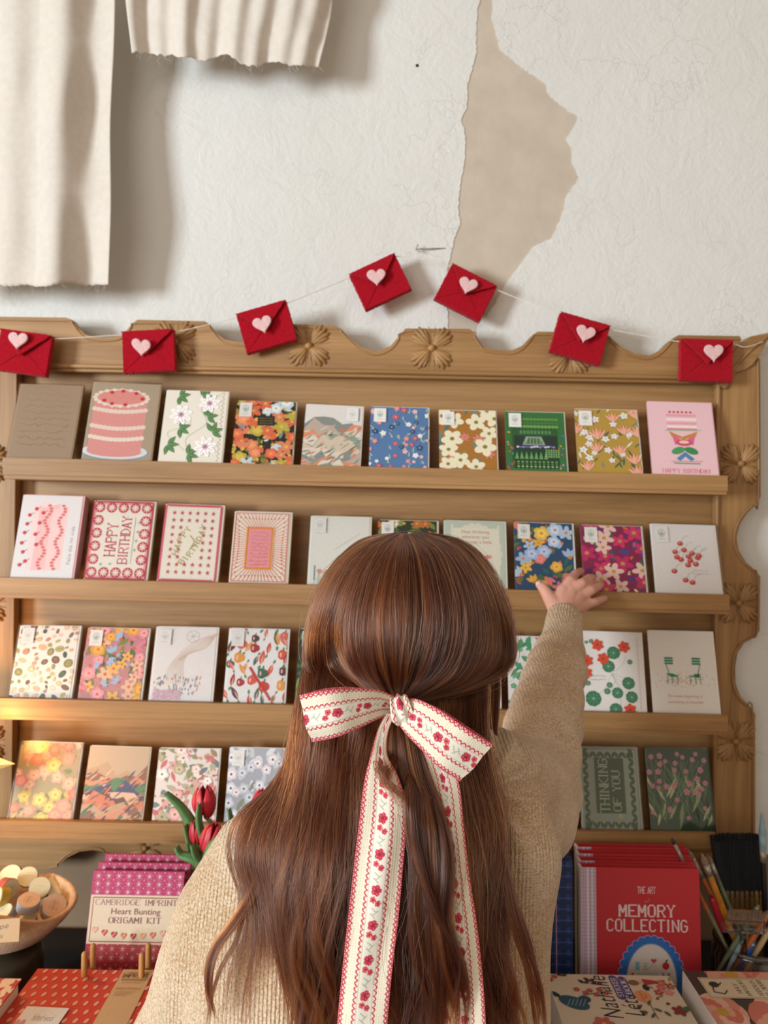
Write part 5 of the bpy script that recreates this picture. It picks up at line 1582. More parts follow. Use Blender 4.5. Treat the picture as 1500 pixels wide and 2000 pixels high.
for y in (1751, 1764, 1776): g.box((P(1404, y, 1.236).x, 1.2305, P(0, y, 1.236).z - .0012), (P(1496, y, 1.236).x, 1.2415, P(0, y, 1.236).z + .0012))
g.build('binding', M_h2, e)
G().tube([P(1450, 1785, 1.236), P(1462, 1890, 1.225)], .006, 10).build('handle', M_pegwood, e, smooth=True)
# flat brush with clear acrylic head
e = empty('acrylic_brush', P(1450, 1860, 1.155)); tag(e, 'flat brush with short brown bristles in a clear acrylic head', 'paint brush')
g = G()
for i in range(90):
    t = i / 89; p0 = P(1422 + 70 * t, 1800 + 2 * t, 1.155); p1 = P(1423 + 74 * t + rnd.uniform(-1.5, 1.5), 1776 + 6 * t + rnd.uniform(-3, 3), 1.155 + rnd.uniform(-.003, .003)); g.tube([p0, p1], [.0007, .0004], 4)
g.build('bristles', M_bristleb, e)
G().prism(px_outline([(1418, 1796), (1494, 1800), (1494, 1822), (1424, 1822), (1410, 1816), (1409, 1808)], 1.155), 1.150, 1.160).build('acrylic_head', M_acry, e, bevel=.0015)
G().tube([P(1450, 1820, 1.155), P(1456, 1880, 1.175)], .005, 10).build('handle', M_acry, e, smooth=True)

# --- tulips in a vase behind the person
vc = P(470, 1900, 1.155)
vz = TZ; VH = P(470, 1800, 1.155).z - vz
va = G().lathe([(0, 0), (.03, 0), (.036, .03), (.03, VH - .02), (.026, VH), (.022, VH), (.026, VH - .02), (.031, .03), (.026, .006), (0, .006)], (vc.x, 1.16, vz), 30).build('vase', M_olive, smooth=True)
tag(va, 'slim dark vase holding the red tulips behind the left shoulder', 'vase')
VX = vc.x


def tulip(cx_, cy_, Y, w_px, h_px, tilt, label):
    c = P(cx_, cy_, Y); k = Y / F; rx, rz = w_px * k / 2, h_px * k / 2
    e = empty('tulip', c); tag(e, label, 'tulip', 'red tulips in the vase')
    R_ = Matrix.Rotation(radians(tilt), 3, 'Y')
    for i in range(6):
        an = i * pi / 3 + (.2 if i % 2 else 0); rr = 1.0 if i % 2 else .9
        g = G(); nu, nv = 9, 12; vs = []
        for j in range(nv + 1):
            t = j / nv
            rad = rx * rr * (sin(pi * min(t * .78 + .08, 1)) ** .55) * (1 - .25 * t ** 4); wid = .62 * (sin(pi * (t * .93 + .03)) ** .6)
            for i2 in range(nu):
                s_ = (i2 / (nu - 1) - .5) * 2; aa = an + s_ * wid * 1.05
                z_ = -rz + 2 * rz * t * (1 - .05 * s_ * s_ * t)
                r2 = rad * (1 - .06 * s_ * s_) + .0006 * cos(s_ * 9)
                vs.append(c + R_ @ Vector((r2 * cos(aa), r2 * sin(aa), z_)))
        fs = [(j * nu + i2, j * nu + i2 + 1, (j + 1) * nu + i2 + 1, (j + 1) * nu + i2) for j in range(nv) for i2 in range(nu - 1)]
        o = mesh_obj('petal', vs, fs, M_tulip, e, smooth=True); m_ = o.modifiers.new('s', 'SOLIDIFY'); m_.thickness = .0008
    b0 = c + R_ @ Vector((0, 0, -rz * .96)); mid = Vector(((b0.x + VX) / 2, 1.158, b0.z - .05)); end = Vector((VX, 1.16, vz + .02))
    G().tube(catmull([b0, mid, end], 14), .0032, 10).build('stem', M_leaf, e, smooth=True)
    return e


def tleaf(e, pts, w_px):
    q = catmull([P(*p) for p in pts], 20); vs, fs = [], []; n = 7
    for j, p in enumerate(q):
        t = j / 19; w_ = w_px / F * 1.15 / 2 * (sin(pi * (t * .9 + .08)) ** .8); d = (q[min(j + 1, 19)] - q[max(j - 1, 0)]).normalized(); s_ = d.cross(Vector((0, 1, 0))).normalized()
        for i in range(n):
            u = (i / (n - 1) - .5) * 2; vs.append(p + s_ * w_ * u + Vector((0, -.004 * (1 - u * u) + .006 * abs(u), 0)))
    for j in range(19):
        for i in range(n - 1): fs.append((j * n + i, j * n + i + 1, (j + 1) * n + i + 1, (j + 1) * n + i))
    o = mesh_obj('leaf', vs, fs, M_leaf, e, smooth=True); m_ = o.modifiers.new('s', 'SOLIDIFY'); m_.thickness = .001


t1 = tulip(400, 1566, 1.165, 50, 60, -3, 'red tulip bud standing highest, over the pink floral card')
tleaf(t1, [(322, 1551, 1.15), (352, 1580, 1.15), (378, 1625, 1.15), (400, 1690, 1.15), (450, 1790, 1.155)], 26)
tleaf(t1, [(388, 1570, 1.135), (386, 1600, 1.135), (394, 1640, 1.14), (425, 1720, 1.15)], 15)
t2 = tulip(383, 1626, 1.145, 28, 46, -4, 'small red tulip bud, lower left of the three')
tleaf(t2, [(360, 1612, 1.14), (366, 1640, 1.14), (380, 1680, 1.14), (430, 1770, 1.15)], 16)
t3 = tulip(413, 1638, 1.125, 44, 62, 14, 'red tulip bud leaning right onto the sweater shoulder')
tleaf(t3, [(343, 1654, 1.12), (352, 1672, 1.12), (390, 1690, 1.12), (450, 1760, 1.14)], 22)
tleaf(t3, [(374, 1650, 1.11), (380, 1672, 1.11), (398, 1695, 1.12), (450, 1780, 1.14)], 20)
tleaf(t3, [(424, 1636, 1.10), (408, 1660, 1.10), (404, 1700, 1.11), (440, 1790, 1.14)], 18)
t4 = tulip(512, 1566, 1.165, 40, 50, 10, 'red tulip mostly hidden by the hair strands')
tleaf(t4, [(446, 1580, 1.16), (450, 1610, 1.16), (452, 1660, 1.16), (465, 1760, 1.16)], 14)

# --- paper star at the left edge
g = G(); sc0 = P(-72, 1490, 1.25); R5 = 98 / F * 1.25
ring = []
for i in range(10):
    a_ = i * pi / 5; rr = R5 * 1.04 if i % 2 == 0 else R5 * .42; ring.append(sc0 + Vector((rr * cos(a_), 0, rr * sin(a_))))
vs = ring + [sc0 + Vector((0, -.022, 0)), sc0 + Vector((0, .022, 0))]
g.add(vs, [(i, (i + 1) % 10, 10) for i in range(10)] + [((i + 1) % 10, i, 11) for i in range(10)])
tag(g.build('paper_star', plain('warm_paper', '#e8c486', .7)), 'pale gold paper star whose one point shows at the left edge', 'paper star')
# ------------------------------------------------------------------ the person
person = empty('person', (0.02, 0.80, 0.0)); tag(person, 'person seen from behind in an oatmeal knit sweater, right arm reaching to the cards', 'person')
HC = P(797, 1212, .83)          # head centre
HR = Vector((.104, .112, .102))


def W3(px, py, Y): return P(px, py, Y)


def loft(g, rings, n=32):
    """rings: (centre, rx, ry) horizontal ellipses, closed at the ends"""
    base = len(g.v)
    for c, rx, ry in rings:
        for k in range(n):
            a = 2 * pi * k / n; ca, sa = cos(a), sin(a)
            g.v.append(Vector(c) + Vector((rx * abs(ca) ** .85 * (1 if ca > 0 else -1), ry * abs(sa) ** .85 * (1 if sa > 0 else -1), 0)))
    for i in range(len(rings) - 1):
        for k in range(n):
            a = base + i * n + k; b_ = base + i * n + (k + 1) % n; g.f.append((a, b_, b_ + n, a + n))
    g.f.append(tuple(base + k for k in range(n))[::-1]); g.f.append(tuple(base + (len(rings) - 1) * n + k for k in range(n)))
    return g


RS, RE, RW = P(955, 1555, .82), P(1046, 1515, 1.0), P(1103, 1212, 1.212)
LS = P(505, 1700, .80)
LE, LW = Vector((-.262, .80, .93)), Vector((-.275, .84, .735))
# body: one closed surface
g = G()
g.ell(HC + Vector((0, 0, -.006)), (.078, .094, .088), 28, 20)
g.ell(HC + Vector((0, .035, -.055)), (.058, .062, .066), 20, 14)            # jaw
g.tube([HC + Vector((0, .085, -.012)), HC + Vector((0, .105, -.038))], [.009, .013], 10)   # nose
for s in (-1, 1): g.ell(HC + Vector((s * .079, .0, -.02)), (.010, .018, .030), 12, 10)          # ears
g.ell(HC + Vector((0, .092, -.068)), (.024, .010, .009), 12, 8)            # lips
g.tube([HC + Vector((0, .0, -.07)), Vector((.005, .80, 1.235))], [.052, .058], 20)
cxb = -.018
loft(g, [((cxb, .79, .80), .15, .10), ((cxb, .79, .88), .155, .10), ((cxb, .79, .98), .125, .085), ((cxb, .79, 1.08), .14, .09), ((cxb, .79, 1.17), .15, .09), ((cxb + .01, .795, 1.215), .13, .075), ((cxb + .02, .80, 1.245), .07, .055)])
g.tube([RS, P(1000, 1545, .90), RE], [.052, .046, .038], 16); g.tube([RE, P(1082, 1380, 1.10), RW], [.038, .034, .0235], 16)
g.tube([LS, (LS + LE) / 2, LE], [.05, .042, .036], 16); g.tube([LE, LW], [.036, .023], 16)
for s in (-1, 1):
    hx_ = cxb + s * .075
    g.tube([Vector((hx_, .79, .80)), Vector((hx_, .785, .46)), Vector((hx_, .80, .09))], [.078, .056, .038], 18)
    g.tube([Vector((hx_, .79, .045)), Vector((hx_ + s * .01, .90, .03))], [.036, .026], 14)


def hand(g, wrist, palm_pts, fingers, thumb):
    for k in palm_pts: g.tube([wrist, k[0]], [k[2], k[1]], 10)
    for f in fingers: g.tube([q[0] for q in f], [q[1] for q in f], 12)
    g.tube([q[0] for q in thumb], [q[1] for q in thumb], 12)


# right hand, seen from its back, fingertips on the cards
kn = [P(1099, 1154, 1.243), P(1116, 1157, 1.240), P(1131, 1166, 1.240), P(1141, 1182, 1.238)]
wr = P(1101, 1196, 1.222)
hand(g, wr, [(kn[0], .0118, .018), (kn[1], .0122, .019), (kn[2], .0118, .019), (kn[3], .0105, .018)],
     [[(kn[0], .0098), (P(1114, 1133, 1.250), .0088), (P(1124, 1121, 1.270), .0080), (P(1134, 1116, 1.292), .0070)],
      [(kn[1], .0098), (P(1137, 1139, 1.243), .0088), (P(1150, 1130, 1.264), .0080), (P(1157, 1128, 1.290), .0070)],
      [(kn[2], .0093), (P(1155, 1153, 1.243), .0083), (P(1168, 1145, 1.262), .0076), (P(1173, 1142, 1.285), .0068)],
      [(kn[3], .0083), (P(1162, 1176, 1.242), .0074), (P(1174, 1171, 1.256), .0068), (P(1181, 1168, 1.272), .0060)]],
     [(P(1088, 1188, 1.228), .0165), (P(1072, 1166, 1.240), .0115), (P(1062, 1150, 1.248), .0092), (P(1054, 1141, 1.254), .0078)])
# left hand hanging by the table edge
d_ = Vector((0, .02, -1)).normalized(); lk = [LW + d_ * .075 + Vector((x, y, 0)) for x, y in ((-.008, .030), (-.002, .010), (0, -.010), (-.002, -.028))]
hand(g, LW, [(k, .0115, .018) for k in lk],
     [[(k, .0095), (k + d_ * l_ * .5 + Vector((.006, 0, 0)), .0088), (k + d_ * l_ + Vector((.02, 0, 0)), .0078)] for k, l_ in zip(lk, (.060, .068, .064, .050))],
     [(LW + d_ * .02 + Vector((.0, .02, 0)), .014), (LW + d_ * .05 + Vector((.01, .04, 0)), .011), (LW + d_ * .08 + Vector((.014, .05, 0)), .009)])
body = g.build('body', M_skin, person, fix=False)
remesh(body, .0023, 3, .5)
# finger nails
g = G()
for c_, r_ in ((P(1133, 1114, 1.285), .0042), (P(1157, 1126, 1.283), .0042), (P(1174, 1140, 1.278), .0040), (P(1052, 1140, 1.2462), .0045)):
    g.ell(c_, (r_, .0016, r_ * .9), 10, 8)
g.build('fingernails', plain('fingernail', '#e9bfb2', .3), body, smooth=True)

# sweater
g = G()
loft(g, [((cxb, .79, .84), .188, .125), ((cxb, .79, .90), .194, .128), ((cxb, .79, 1.0), .193, .120), ((cxb + .001, .79, 1.10), .193, .113), ((cxb, .79, 1.18), .178, .100), ((cxb + .003, .795, 1.225), .150, .086),
         ((cxb + .012, .80, 1.258), .092, .07), ((cxb + .02, .80, 1.275), .066, .062)])
def tb_(pts): g.tube([P(*p[:3]) for p in pts], [p[3] for p in pts], 26)
tb_([(890, 1560, .80, .068), (945, 1548, .83, .072), (998, 1545, .90, .068), (1040, 1535, .96, .063), (1050, 1500, 1.0, .057), (1062, 1400, 1.06, .0545), (1088, 1305, 1.13, .043), (1097, 1248, 1.18, .033), (1101, 1222, 1.2, .0290)])
tb_([(960, 1600, .84, .075), (1030, 1590, .93, .064), (1052, 1540, .98, .058)])
tb_([(975, 1640, .80, .064), (964, 1760, .80, .065), (958, 1900, .80, .064), (958, 2010, .80, .064)])
tb_([(560, 1668, .80, .064), (516, 1694, .80, .064), (446, 1790, .79, .058), (408, 1890, .79, .057), (380, 1990, .79, .057)])
g.tube([P(380, 1990, .79), LE + Vector((-.004, -.01, -.01)), LW + Vector((0, 0, .045))], [.057, .050, .031], 24)
sw = g.build('sweater', M_knit, person, fix=False)
remesh(sw, .0042, 10, .6)
# folds pressed into the knit
elb = P(1060, 1500, 1.0); sho = P(940, 1520, .78)
co_ = np.empty(len(sw.data.vertices) * 3, np.float32); sw.data.vertices.foreach_get('co', co_); co_ = co_.reshape(-1, 3)
no_ = np.empty(len(sw.data.vertices) * 3, np.float32); sw.data.vertices.foreach_get('normal', no_) if False else None
nrm = [v.normal.copy() for v in sw.data.vertices]
ad, bd = P(1100, 1240, 1.19), P(1045, 1520, .98)
ax_ = (ad - bd).normalized()
for i, v in enumerate(sw.data.vertices):
    p = v.co; d = 0.0
    t = (p - bd).dot(ax_); L_ = (ad - bd).length
    if p.x > .12 and t > -.05:
        k_ = t + .25 * (p.x - bd.x) + .010 * noise.noise(p * 22)
        d += .0024 * sin(k_ * 125 + 4 * noise.noise(p * 8)) * min(1, max(0, (L_ - t) / .05)) * max(0, min(1, .75 + .9 * noise.noise(p * 14))) * min(1, max(0, (t + .05) / .04))
    ds = (p - sho).length
    if ds < .17 and p.y < .95:   # radiating folds at the lifted shoulder
        an = math.atan2(p.z - sho.z, p.x - sho.x); d += .0065 * sin(an * 11 + 3 * noise.noise(p * 9)) * max(0, 1 - ds / .17) ** .8 * min(1, ds / .04)
    d += .0035 * noise.noise(p * 11)
    v.co = p + nrm[i] * d
sw.data.update()


def cuff(top, bot, r0, r1, name, parent):
    """ribbed cuff: cross-section modulated into ribs"""
    ax = (top - bot).normalized(); u = ax.cross(Vector((0, 0, 1))).normalized(); w_ = ax.cross(u); n = 144; m = 16; vs, fs = [], []
    for j in range(m):
        t = j / (m - 1); q = bot.lerp(top, t); rr = r0 + (r1 - r0) * t + .0018 * sin(pi * t)
        if j == 0: rr -= .003
        if j == m - 1: rr -= .003
        for k in range(n):
            a_ = 2 * pi * k / n; r_ = rr + .0010 * cos(a_ * 36); vs.append(q + (u * cos(a_) + w_ * sin(a_)) * r_)
    for j in range(m - 1):
        for k in range(n): a_ = j * n + k; b_ = j * n + (k + 1) % n; fs.append((a_, b_, b_ + n, a_ + n))
    o = mesh_obj(name, vs, fs, M_knit, parent, smooth=True); m_ = o.modifiers.new('s', 'SOLIDIFY'); m_.thickness = .002; return o


cuff(P(1104, 1197, 1.219), P(1097, 1252, 1.178), .0285, .0268, 'cuff', sw)
cuff(LW + Vector((0, 0, .012)), LW + Vector((0, 0, .06)), .032, .028, 'cuff', sw)
# trousers and shoes
g = G(); loft(g, [((cxb, .79, .76), .165, .112), ((cxb, .79, .88), .165, .11), ((cxb, .79, .99), .140, .095)])
for s in (-1, 1): g.tube([Vector((cxb + s * .078, .79, .80)), Vector((cxb + s * .078, .785, .46)), Vector((cxb + s * .078, .80, .10))], [.088, .070, .062], 18)
remesh(g.build('trousers', M_trouser, person, fix=False), .008, 4)
for s in (-1, 1):
    g = G(); g.ell(Vector((cxb + s * .08, .80, .044)), (.046, .062, .044), 18, 12); g.ell(Vector((cxb + s * .088, .88, .036)), (.044, .075, .034), 18, 12); g.box((cxb + s * .085 - .04, .745, .0), (cxb + s * .085 + .04, .945, .012))
    remesh(g.build('shoe', M_shoe, person, fix=False), .004, 3)

# ------------------------------------------------------------------ hair
def on_head(px, py, infl=0.0):
    """point of the head ellipsoid (inflated) seen at this pixel, else its nearest limb point"""
    o = Vector((0, 0, CAMZ)); d = (P(px, py, 1.0) - o).normalized(); r_ = HR + Vector((infl, infl, infl))
    oc = o - HC; A_ = sum((d[i] / r_[i]) ** 2 for i in range(3)); B_ = 2 * sum(oc[i] * d[i] / r_[i] ** 2 for i in range(3)); C_ = sum((oc[i] / r_[i]) ** 2 for i in range(3)) - 1
    D_ = B_ * B_ - 4 * A_ * C_
    t = (-B_ - math.sqrt(D_)) / (2 * A_) if D_ > 0 else -B_ / (2 * A_)
    return o + d * t


A_G = [
    [(772, 1040), (702, 1060), (646, 1108), (612, 1175), (597, 1250), (602, 1308), (640, 1344), (700, 1358), (762, 1366)],
    [(776, 1040), (715, 1068), (666, 1118), (636, 1188), (625, 1258), (640, 1310), (682, 1342), (728, 1357), (766, 1367)],
    [(781, 1041), (740, 1072), (704, 1130), (684, 1200), (684, 1268), (706, 1318), (738, 1346), (758, 1360), (768, 1368)],
    [(785, 1042), (764, 1085), (747, 1150), (741, 1220), (747, 1280), (757, 1325), (766, 1352), (770, 1362), (773, 1369)],
    [(792, 1042), (792, 1090), (792, 1155), (792, 1225), (788, 1285), (784, 1328), (781, 1350), (780, 1362), (778, 1369)],
    [(802, 1042), (830, 1080), (849, 1140), (856, 1210), (846, 1278), (822, 1328), (802, 1350), (790, 1362), (784, 1369)],
    [(812, 1040), (866, 1072), (904, 1130), (924, 1200), (920, 1268), (892, 1320), (850, 1348), (812, 1362), (788, 1370)],
    [(818, 1039), (890, 1060), (942, 1115), (972, 1180), (985, 1248), (972, 1302), (920, 1340), (852, 1360), (792, 1372)],
    [(822, 1038), (900, 1056), (952, 1103), (986, 1178), (1000, 1250), (996, 1298), (966, 1336), (900, 1354), (796, 1374)]]
KN = P(776, 1372, .715)
guidesA = []
for gd in A_G:
    q = []
    for j, (x, y) in enumerate(gd):
        p = on_head(x, y, .0)
        f = max(0, (j - 5) / 3.0)
        p = p.lerp(KN + (p - on_head(776, 1372)) * .15, f * .8) if f > 0 else p
        q.append(p)
    guidesA.append(catmull(q, 28))
B_G = [
    [(604, 1280, .82), (588, 1355, .81), (574, 1425, .79), (562, 1495, .77), (520, 1545, .75), (470, 1590, .735), (452, 1660, .725), (468, 1745, .715), (452, 1830, .70), (415, 1900, .695), (402, 2020, .69)],
    [(606, 1240, .84), (596, 1300, .825), (590, 1360, .79), (582, 1440, .77), (570, 1520, .75), (540, 1580, .73), (515, 1650, .712), (528, 1720, .705), (548, 1800, .695), (566, 1870, .69), (574, 1950, .69), (572, 2030, .69)],
    [(620, 1240, .84), (608, 1310, .81), (604, 1370, .765), (596, 1465, .74), (584, 1555, .72), (560, 1640, .70), (556, 1720, .69), (570, 1800, .685), (586, 1880, .68), (594, 1950, .68), (592, 2040, .68)],
    [(650, 1270, .83), (638, 1340, .77), (628, 1420, .735), (615, 1520, .72), (600, 1620, .69), (572, 1720, .675), (570, 1820, .67), (590, 1920, .67), (598, 1980, .67), (600, 2040, .67)],
    [(708, 1300, .79), (696, 1360, .745), (680, 1450, .73), (665, 1560, .70), (650, 1680, .67), (640, 1800, .662), (642, 1900, .66), (648, 1980, .66), (650, 2040, .66)],
    [(758, 1368, .73), (742, 1450, .72), (730, 1550, .685), (732, 1680, .67), (722, 1800, .662), (716, 1900, .66), (722, 1980, .66), (720, 2040, .66)],
    [(792, 1370, .73), (800, 1460, .72), (806, 1560, .675), (828, 1680, .665), (812, 1800, .66), (820, 1900, .655), (830, 1980, .655), (830, 2040, .655)],
    [(850, 1362, .765), (856, 1450, .745), (868, 1560, .705), (888, 1680, .675), (876, 1800, .667), (884, 1900, .66), (898, 1980, .66), (905, 2040, .66)],
    [(905, 1350, .79), (908, 1450, .765), (925, 1540, .73), (940, 1640, .70), (930, 1760, .687), (938, 1880, .68), (950, 1970, .68), (955, 2040, .68)],
    [(956, 1320, .79), (952, 1420, .775), (962, 1500, .76), (978, 1600, .735), (972, 1700, .71), (978, 1800, .70), (990, 1900, .69), (1005, 1970, .69), (1018, 2040, .69)]]
# deep lower layer: fills behind the bow
guidesB = [catmull([P(*p) for p in gd], 40) for gd in B_G]


def sheet_mesh(g, guides, nu=60, back=.006, thick=.012):
    n = len(guides[0]); vs = []
    for j in range(n):
        row = catmull([gd[j] for gd in guides], nu)
        vs.append(row)
    base = len(g.v)
    for layer in (back, back + thick):
        for row in vs: g.v += [p + (p - Vector((0, 0, p.z))).normalized() * layer * Vector((0, 1, 0)).y if False else p + Vector((0, layer, 0)) for p in row]
    m = n * nu
    for l_ in (0, 1):
        for j in range(n - 1):
            for i in range(nu - 1):
                a_ = base + l_ * m + j * nu + i; g.f.append((a_, a_ + 1, a_ + nu + 1, a_ + nu) if l_ == 0 else (a_ + nu, a_ + nu + 1, a_ + 1, a_))
    edge = [(0, i) for i in range(nu)] + [(j, nu - 1) for j in range(1, n)] + [(n - 1, i) for i in range(nu - 2, -1, -1)] + [(j, 0) for j in range(n - 2, 0, -1)]
    for (j, i), (j2, i2) in zip(edge, edge[1:] + edge[:1]):
        a_, b_ = base + j * nu + i, base + j2 * nu + i2; g.f.append((b_, a_, a_ + m, b_ + m))


g = G()
g.ell(HC, (HR.x - .004, HR.y - .004, HR.z - .004), 48, 32)
# open the face: hair shell is cut away in front by boxing the ellipsoid later
sheet_mesh(g, guidesB[1:])
hair = g.build('hair', M_hairbase, person, smooth=True, fix=False)
bm = bmesh.new(); bm.from_mesh(hair.data)
kill = [v for v in bm.verts if v.co.y > HC.y + .045 and v.co.z < HC.z + .055 and abs(v.co.x - HC.x) < .082]
bmesh.ops.delete(bm, geom=kill, context='VERTS'); bm.to_mesh(hair.data); bm.free()
# strands at the left shoulder edge and right side lie outside the base by design

rng = np.random.default_rng(7)


def interp_guides(guides, s):
    """guides (G,n,3), s in [0,1] -> catmull across guides"""
    Gn = guides.shape[0]; x = s * (Gn - 1); i = np.clip(np.floor(x).astype(int), 0, Gn - 2); t = (x - i)[:, None, None]
    im, i2 = np.clip(i - 1, 0, Gn - 1), np.clip(i + 2, 0, Gn - 1)
    p0, p1, p2, p3 = guides[im], guides[i], guides[i + 1], guides[i2]
    return 0.5 * (2 * p1 + (-p0 + p2) * t + (2 * p0 - 5 * p1 + 4 * p2 - p3) * t ** 2 + (-p0 + 3 * p1 - 3 * p2 + p3) * t ** 3)


TONES = {}


def strands(guides, count, nclump, spread, clump, wave, wfreq, depth, frizz, s_range=(0, 1), trim=(.82, 1.0), seed=0, npt=40, start=(0.0, 0.04)):
    r = np.random.default_rng(seed); Gd = np.array([[tuple(p) for p in gd] for gd in guides]); n = Gd.shape[1]
    s0, s1 = s_range
    cs = r.uniform(s0, s1, nclump); cd_ = r.uniform(0, 1, nclump)
    own = r.integers(0, nclump, count)
    s = np.clip(cs[own] + r.normal(0, spread, count), s0 - .01, s1 + .01); s = np.clip(s, 0, 1)
    C = interp_guides(Gd, np.clip(cs, 0, 1)); S = interp_guides(Gd, s)
    t = np.linspace(0, 1, n)
    ph = r.uniform(0, 6.28, (nclump, 2)); am = wave * r.uniform(.4, 1.3, nclump); fq = wfreq * r.uniform(.7, 1.3, nclump)
    w1 = am[:, None] * np.sin(fq[:, None] * t[None] * 6.28 + ph[:, :1]) * (t[None] ** 1.2); w2 = am[:, None] * np.sin(fq[:, None] * .8 * t[None] * 6.28 + ph[:, 1:]) * (t[None] ** 1.2)
    cl = (clump * np.sin(np.pi * np.clip(t * .9 + .1, 0, 1) / 2) ** 1.2)[None, :, None]
    Q = S * (1 - cl) + C[own] * cl
    Q[:, :, 0] += w1[own]; Q[:, :, 1] += w2[own] * .5 - (depth * r.uniform(0, 1, count) ** 1.3)[:, None] * np.clip(t * 6, 0.25, 1)[None] + (cd_[own] * .006)[:, None]
    fz = r.normal(0, 1, (count, 3)) * frizz
    Q += fz[:, None, :] * (np.sin(t * 3.3) ** 1)[None, :, None] + (r.normal(0, frizz * .35, (count, n, 3)).cumsum(1) * .25)
    # trim lengths
    a0 = r.uniform(*start, count); a1 = r.uniform(*trim, count); out = np.empty((count, npt, 3))
    tt = a0[:, None] + (a1 - a0)[:, None] * np.linspace(0, 1, npt)[None]
    x = tt * (n - 1); i = np.clip(np.floor(x).astype(int), 0, n - 2); f = (x - i)[:, :, None]; rows = np.arange(count)[:, None]
    res = Q[rows, i] * (1 - f) + Q[rows, i + 1] * f
    TONES[id(res)] = (np.clip(r.uniform(-.22, .66, nclump), 0, 1)[own], res)
    return res


def hair_obj(name, blocks, parent, rad=.00016):
    cnt = sum(b_.shape[0] for b_ in blocks); sizes = [b_.shape[1] for b_ in blocks for _ in range(b_.shape[0])]
    hc = bpy.data.hair_curves.new(name); hc.add_curves(sizes)
    pos = np.concatenate([b_.reshape(-1, 3) for b_ in blocks]).astype(np.float32)
    hc.attributes['position'].data.foreach_set('vector', pos.ravel())
    rq = np.random.default_rng(5)
    rr = np.concatenate([(rq.choice([.6, .8, 1.0, 1.5], b_.shape[0])[:, None] * (rad * (1 - .75 * np.linspace(0, 1, b_.shape[1]) ** 3))[None]).ravel() for b_ in blocks]).astype(np.float32)
    at_ = hc.attributes.get('radius') or hc.attributes.new('radius', 'FLOAT', 'POINT'); at_.data.foreach_set('value', rr)
    tn = hc.attributes.new('tone', 'FLOAT', 'CURVE'); tn.data.foreach_set('value', np.concatenate([TONES[id(b_)][0] for b_ in blocks]).astype(np.float32))
    hc.materials.append(M_hair)
    o = bpy.data.objects.new(name, hc); COL.objects.link(o); attach(o, parent); return o


gA = guidesA
blocksA = [strands(gA, 16000, 110, .014, .55, .0030, 1.3, .007, .0009, trim=(.97, 1.0), seed=1, npt=24, start=(0, .02)),
           strands(gA, 2600, 60, .03, .15, .004, 1.0, .010, .0022, trim=(.5, 1.0), seed=2, npt=24, start=(0, .4)),
           strands(gA, 260, 100, .03, .1, .005, 1.0, .016, .006, trim=(.3, 1.0), seed=22, npt=24, start=(0, .5))]
blocksB = [strands(guidesB, 17000, 95, .014, .70, .0100, 2.1, .016, .0014, s_range=(.10, 1), trim=(.85, 1.0), seed=3, npt=40),
           strands(guidesB, 1300, 14, .02, .5, .008, 1.5, .012, .0018, s_range=(.03, .12), trim=(.5, .88), seed=33, npt=40),
           strands(guidesB, 3600, 200, .03, .1, .013, 1.9, .026, .0045, s_range=(.06, 1), trim=(.5, 1.0), seed=4, npt=40, start=(0, .3)),
           strands(guidesB, 160, 5, .006, .8, .006, 1.5, .016, .0012, s_range=(0, .06), trim=(.9, 1), seed=5, npt=40)]
# the half-up tail falling from the knot, and the loose locks over the ribbon tails
T_G = [[(768, 1375, .70), (752, 1430, .688), (748, 1480, .682), (765, 1560, .668), (800, 1650, .652), (800, 1740, .645), (812, 1850, .642), (835, 1930, .645), (850, 2040, .65)],
       [(778, 1378, .698), (782, 1430, .684), (790, 1500, .675), (815, 1580, .660), (842, 1670, .648), (842, 1770, .640), (850, 1880, .640), (870, 1960, .645), (880, 2040, .65)],
       [(790, 1378, .70), (815, 1440, .69), (835, 1510, .68), (862, 1590, .664), (882, 1680, .645), (878, 1780, .636), (890, 1860, .636), (905, 1930, .645), (900, 2040, .65)]]
guidesT = [catmull([P(*p) for p in gd], 40) for gd in T_G]
blocksB.append(strands(guidesT, 5200, 42, .04, .6, .006, 1.8, .010, .0012, trim=(.75, 1), seed=6, npt=40))
W_G = [[(950, 1560, .72), (985, 1660, .70), (1010, 1760, .685), (1040, 1850, .68), (1062, 1920, .68), (1072, 2020, .69)], [(940, 1560, .72), (970, 1670, .70), (998, 1790, .685), (1028, 1880, .68), (1040, 1950, .68), (1045, 2030, .69)]]
blocksB.append(strands([catmull([P(*p) for p in gd], 40) for gd in W_G], 420, 6, .05, .75, .004, 1.4, .008, .0012, trim=(.8, 1), seed=8, npt=36))
V_G = [[(520, 1660, .71), (480, 1740, .70), (440, 1810, .69), (410, 1860, .685), (403, 1930, .68), (420, 2010, .68)], [(530, 1660, .71), (505, 1740, .70), (470, 1800, .69), (425, 1860, .685), (408, 1920, .68), (412, 1990, .68)]]
blocksB.append(strands([catmull([P(*p) for p in gd], 40) for gd in V_G], 260, 4, .05, .8, .003, 1.2, .006, .001, trim=(.8, 1), seed=9, npt=36))
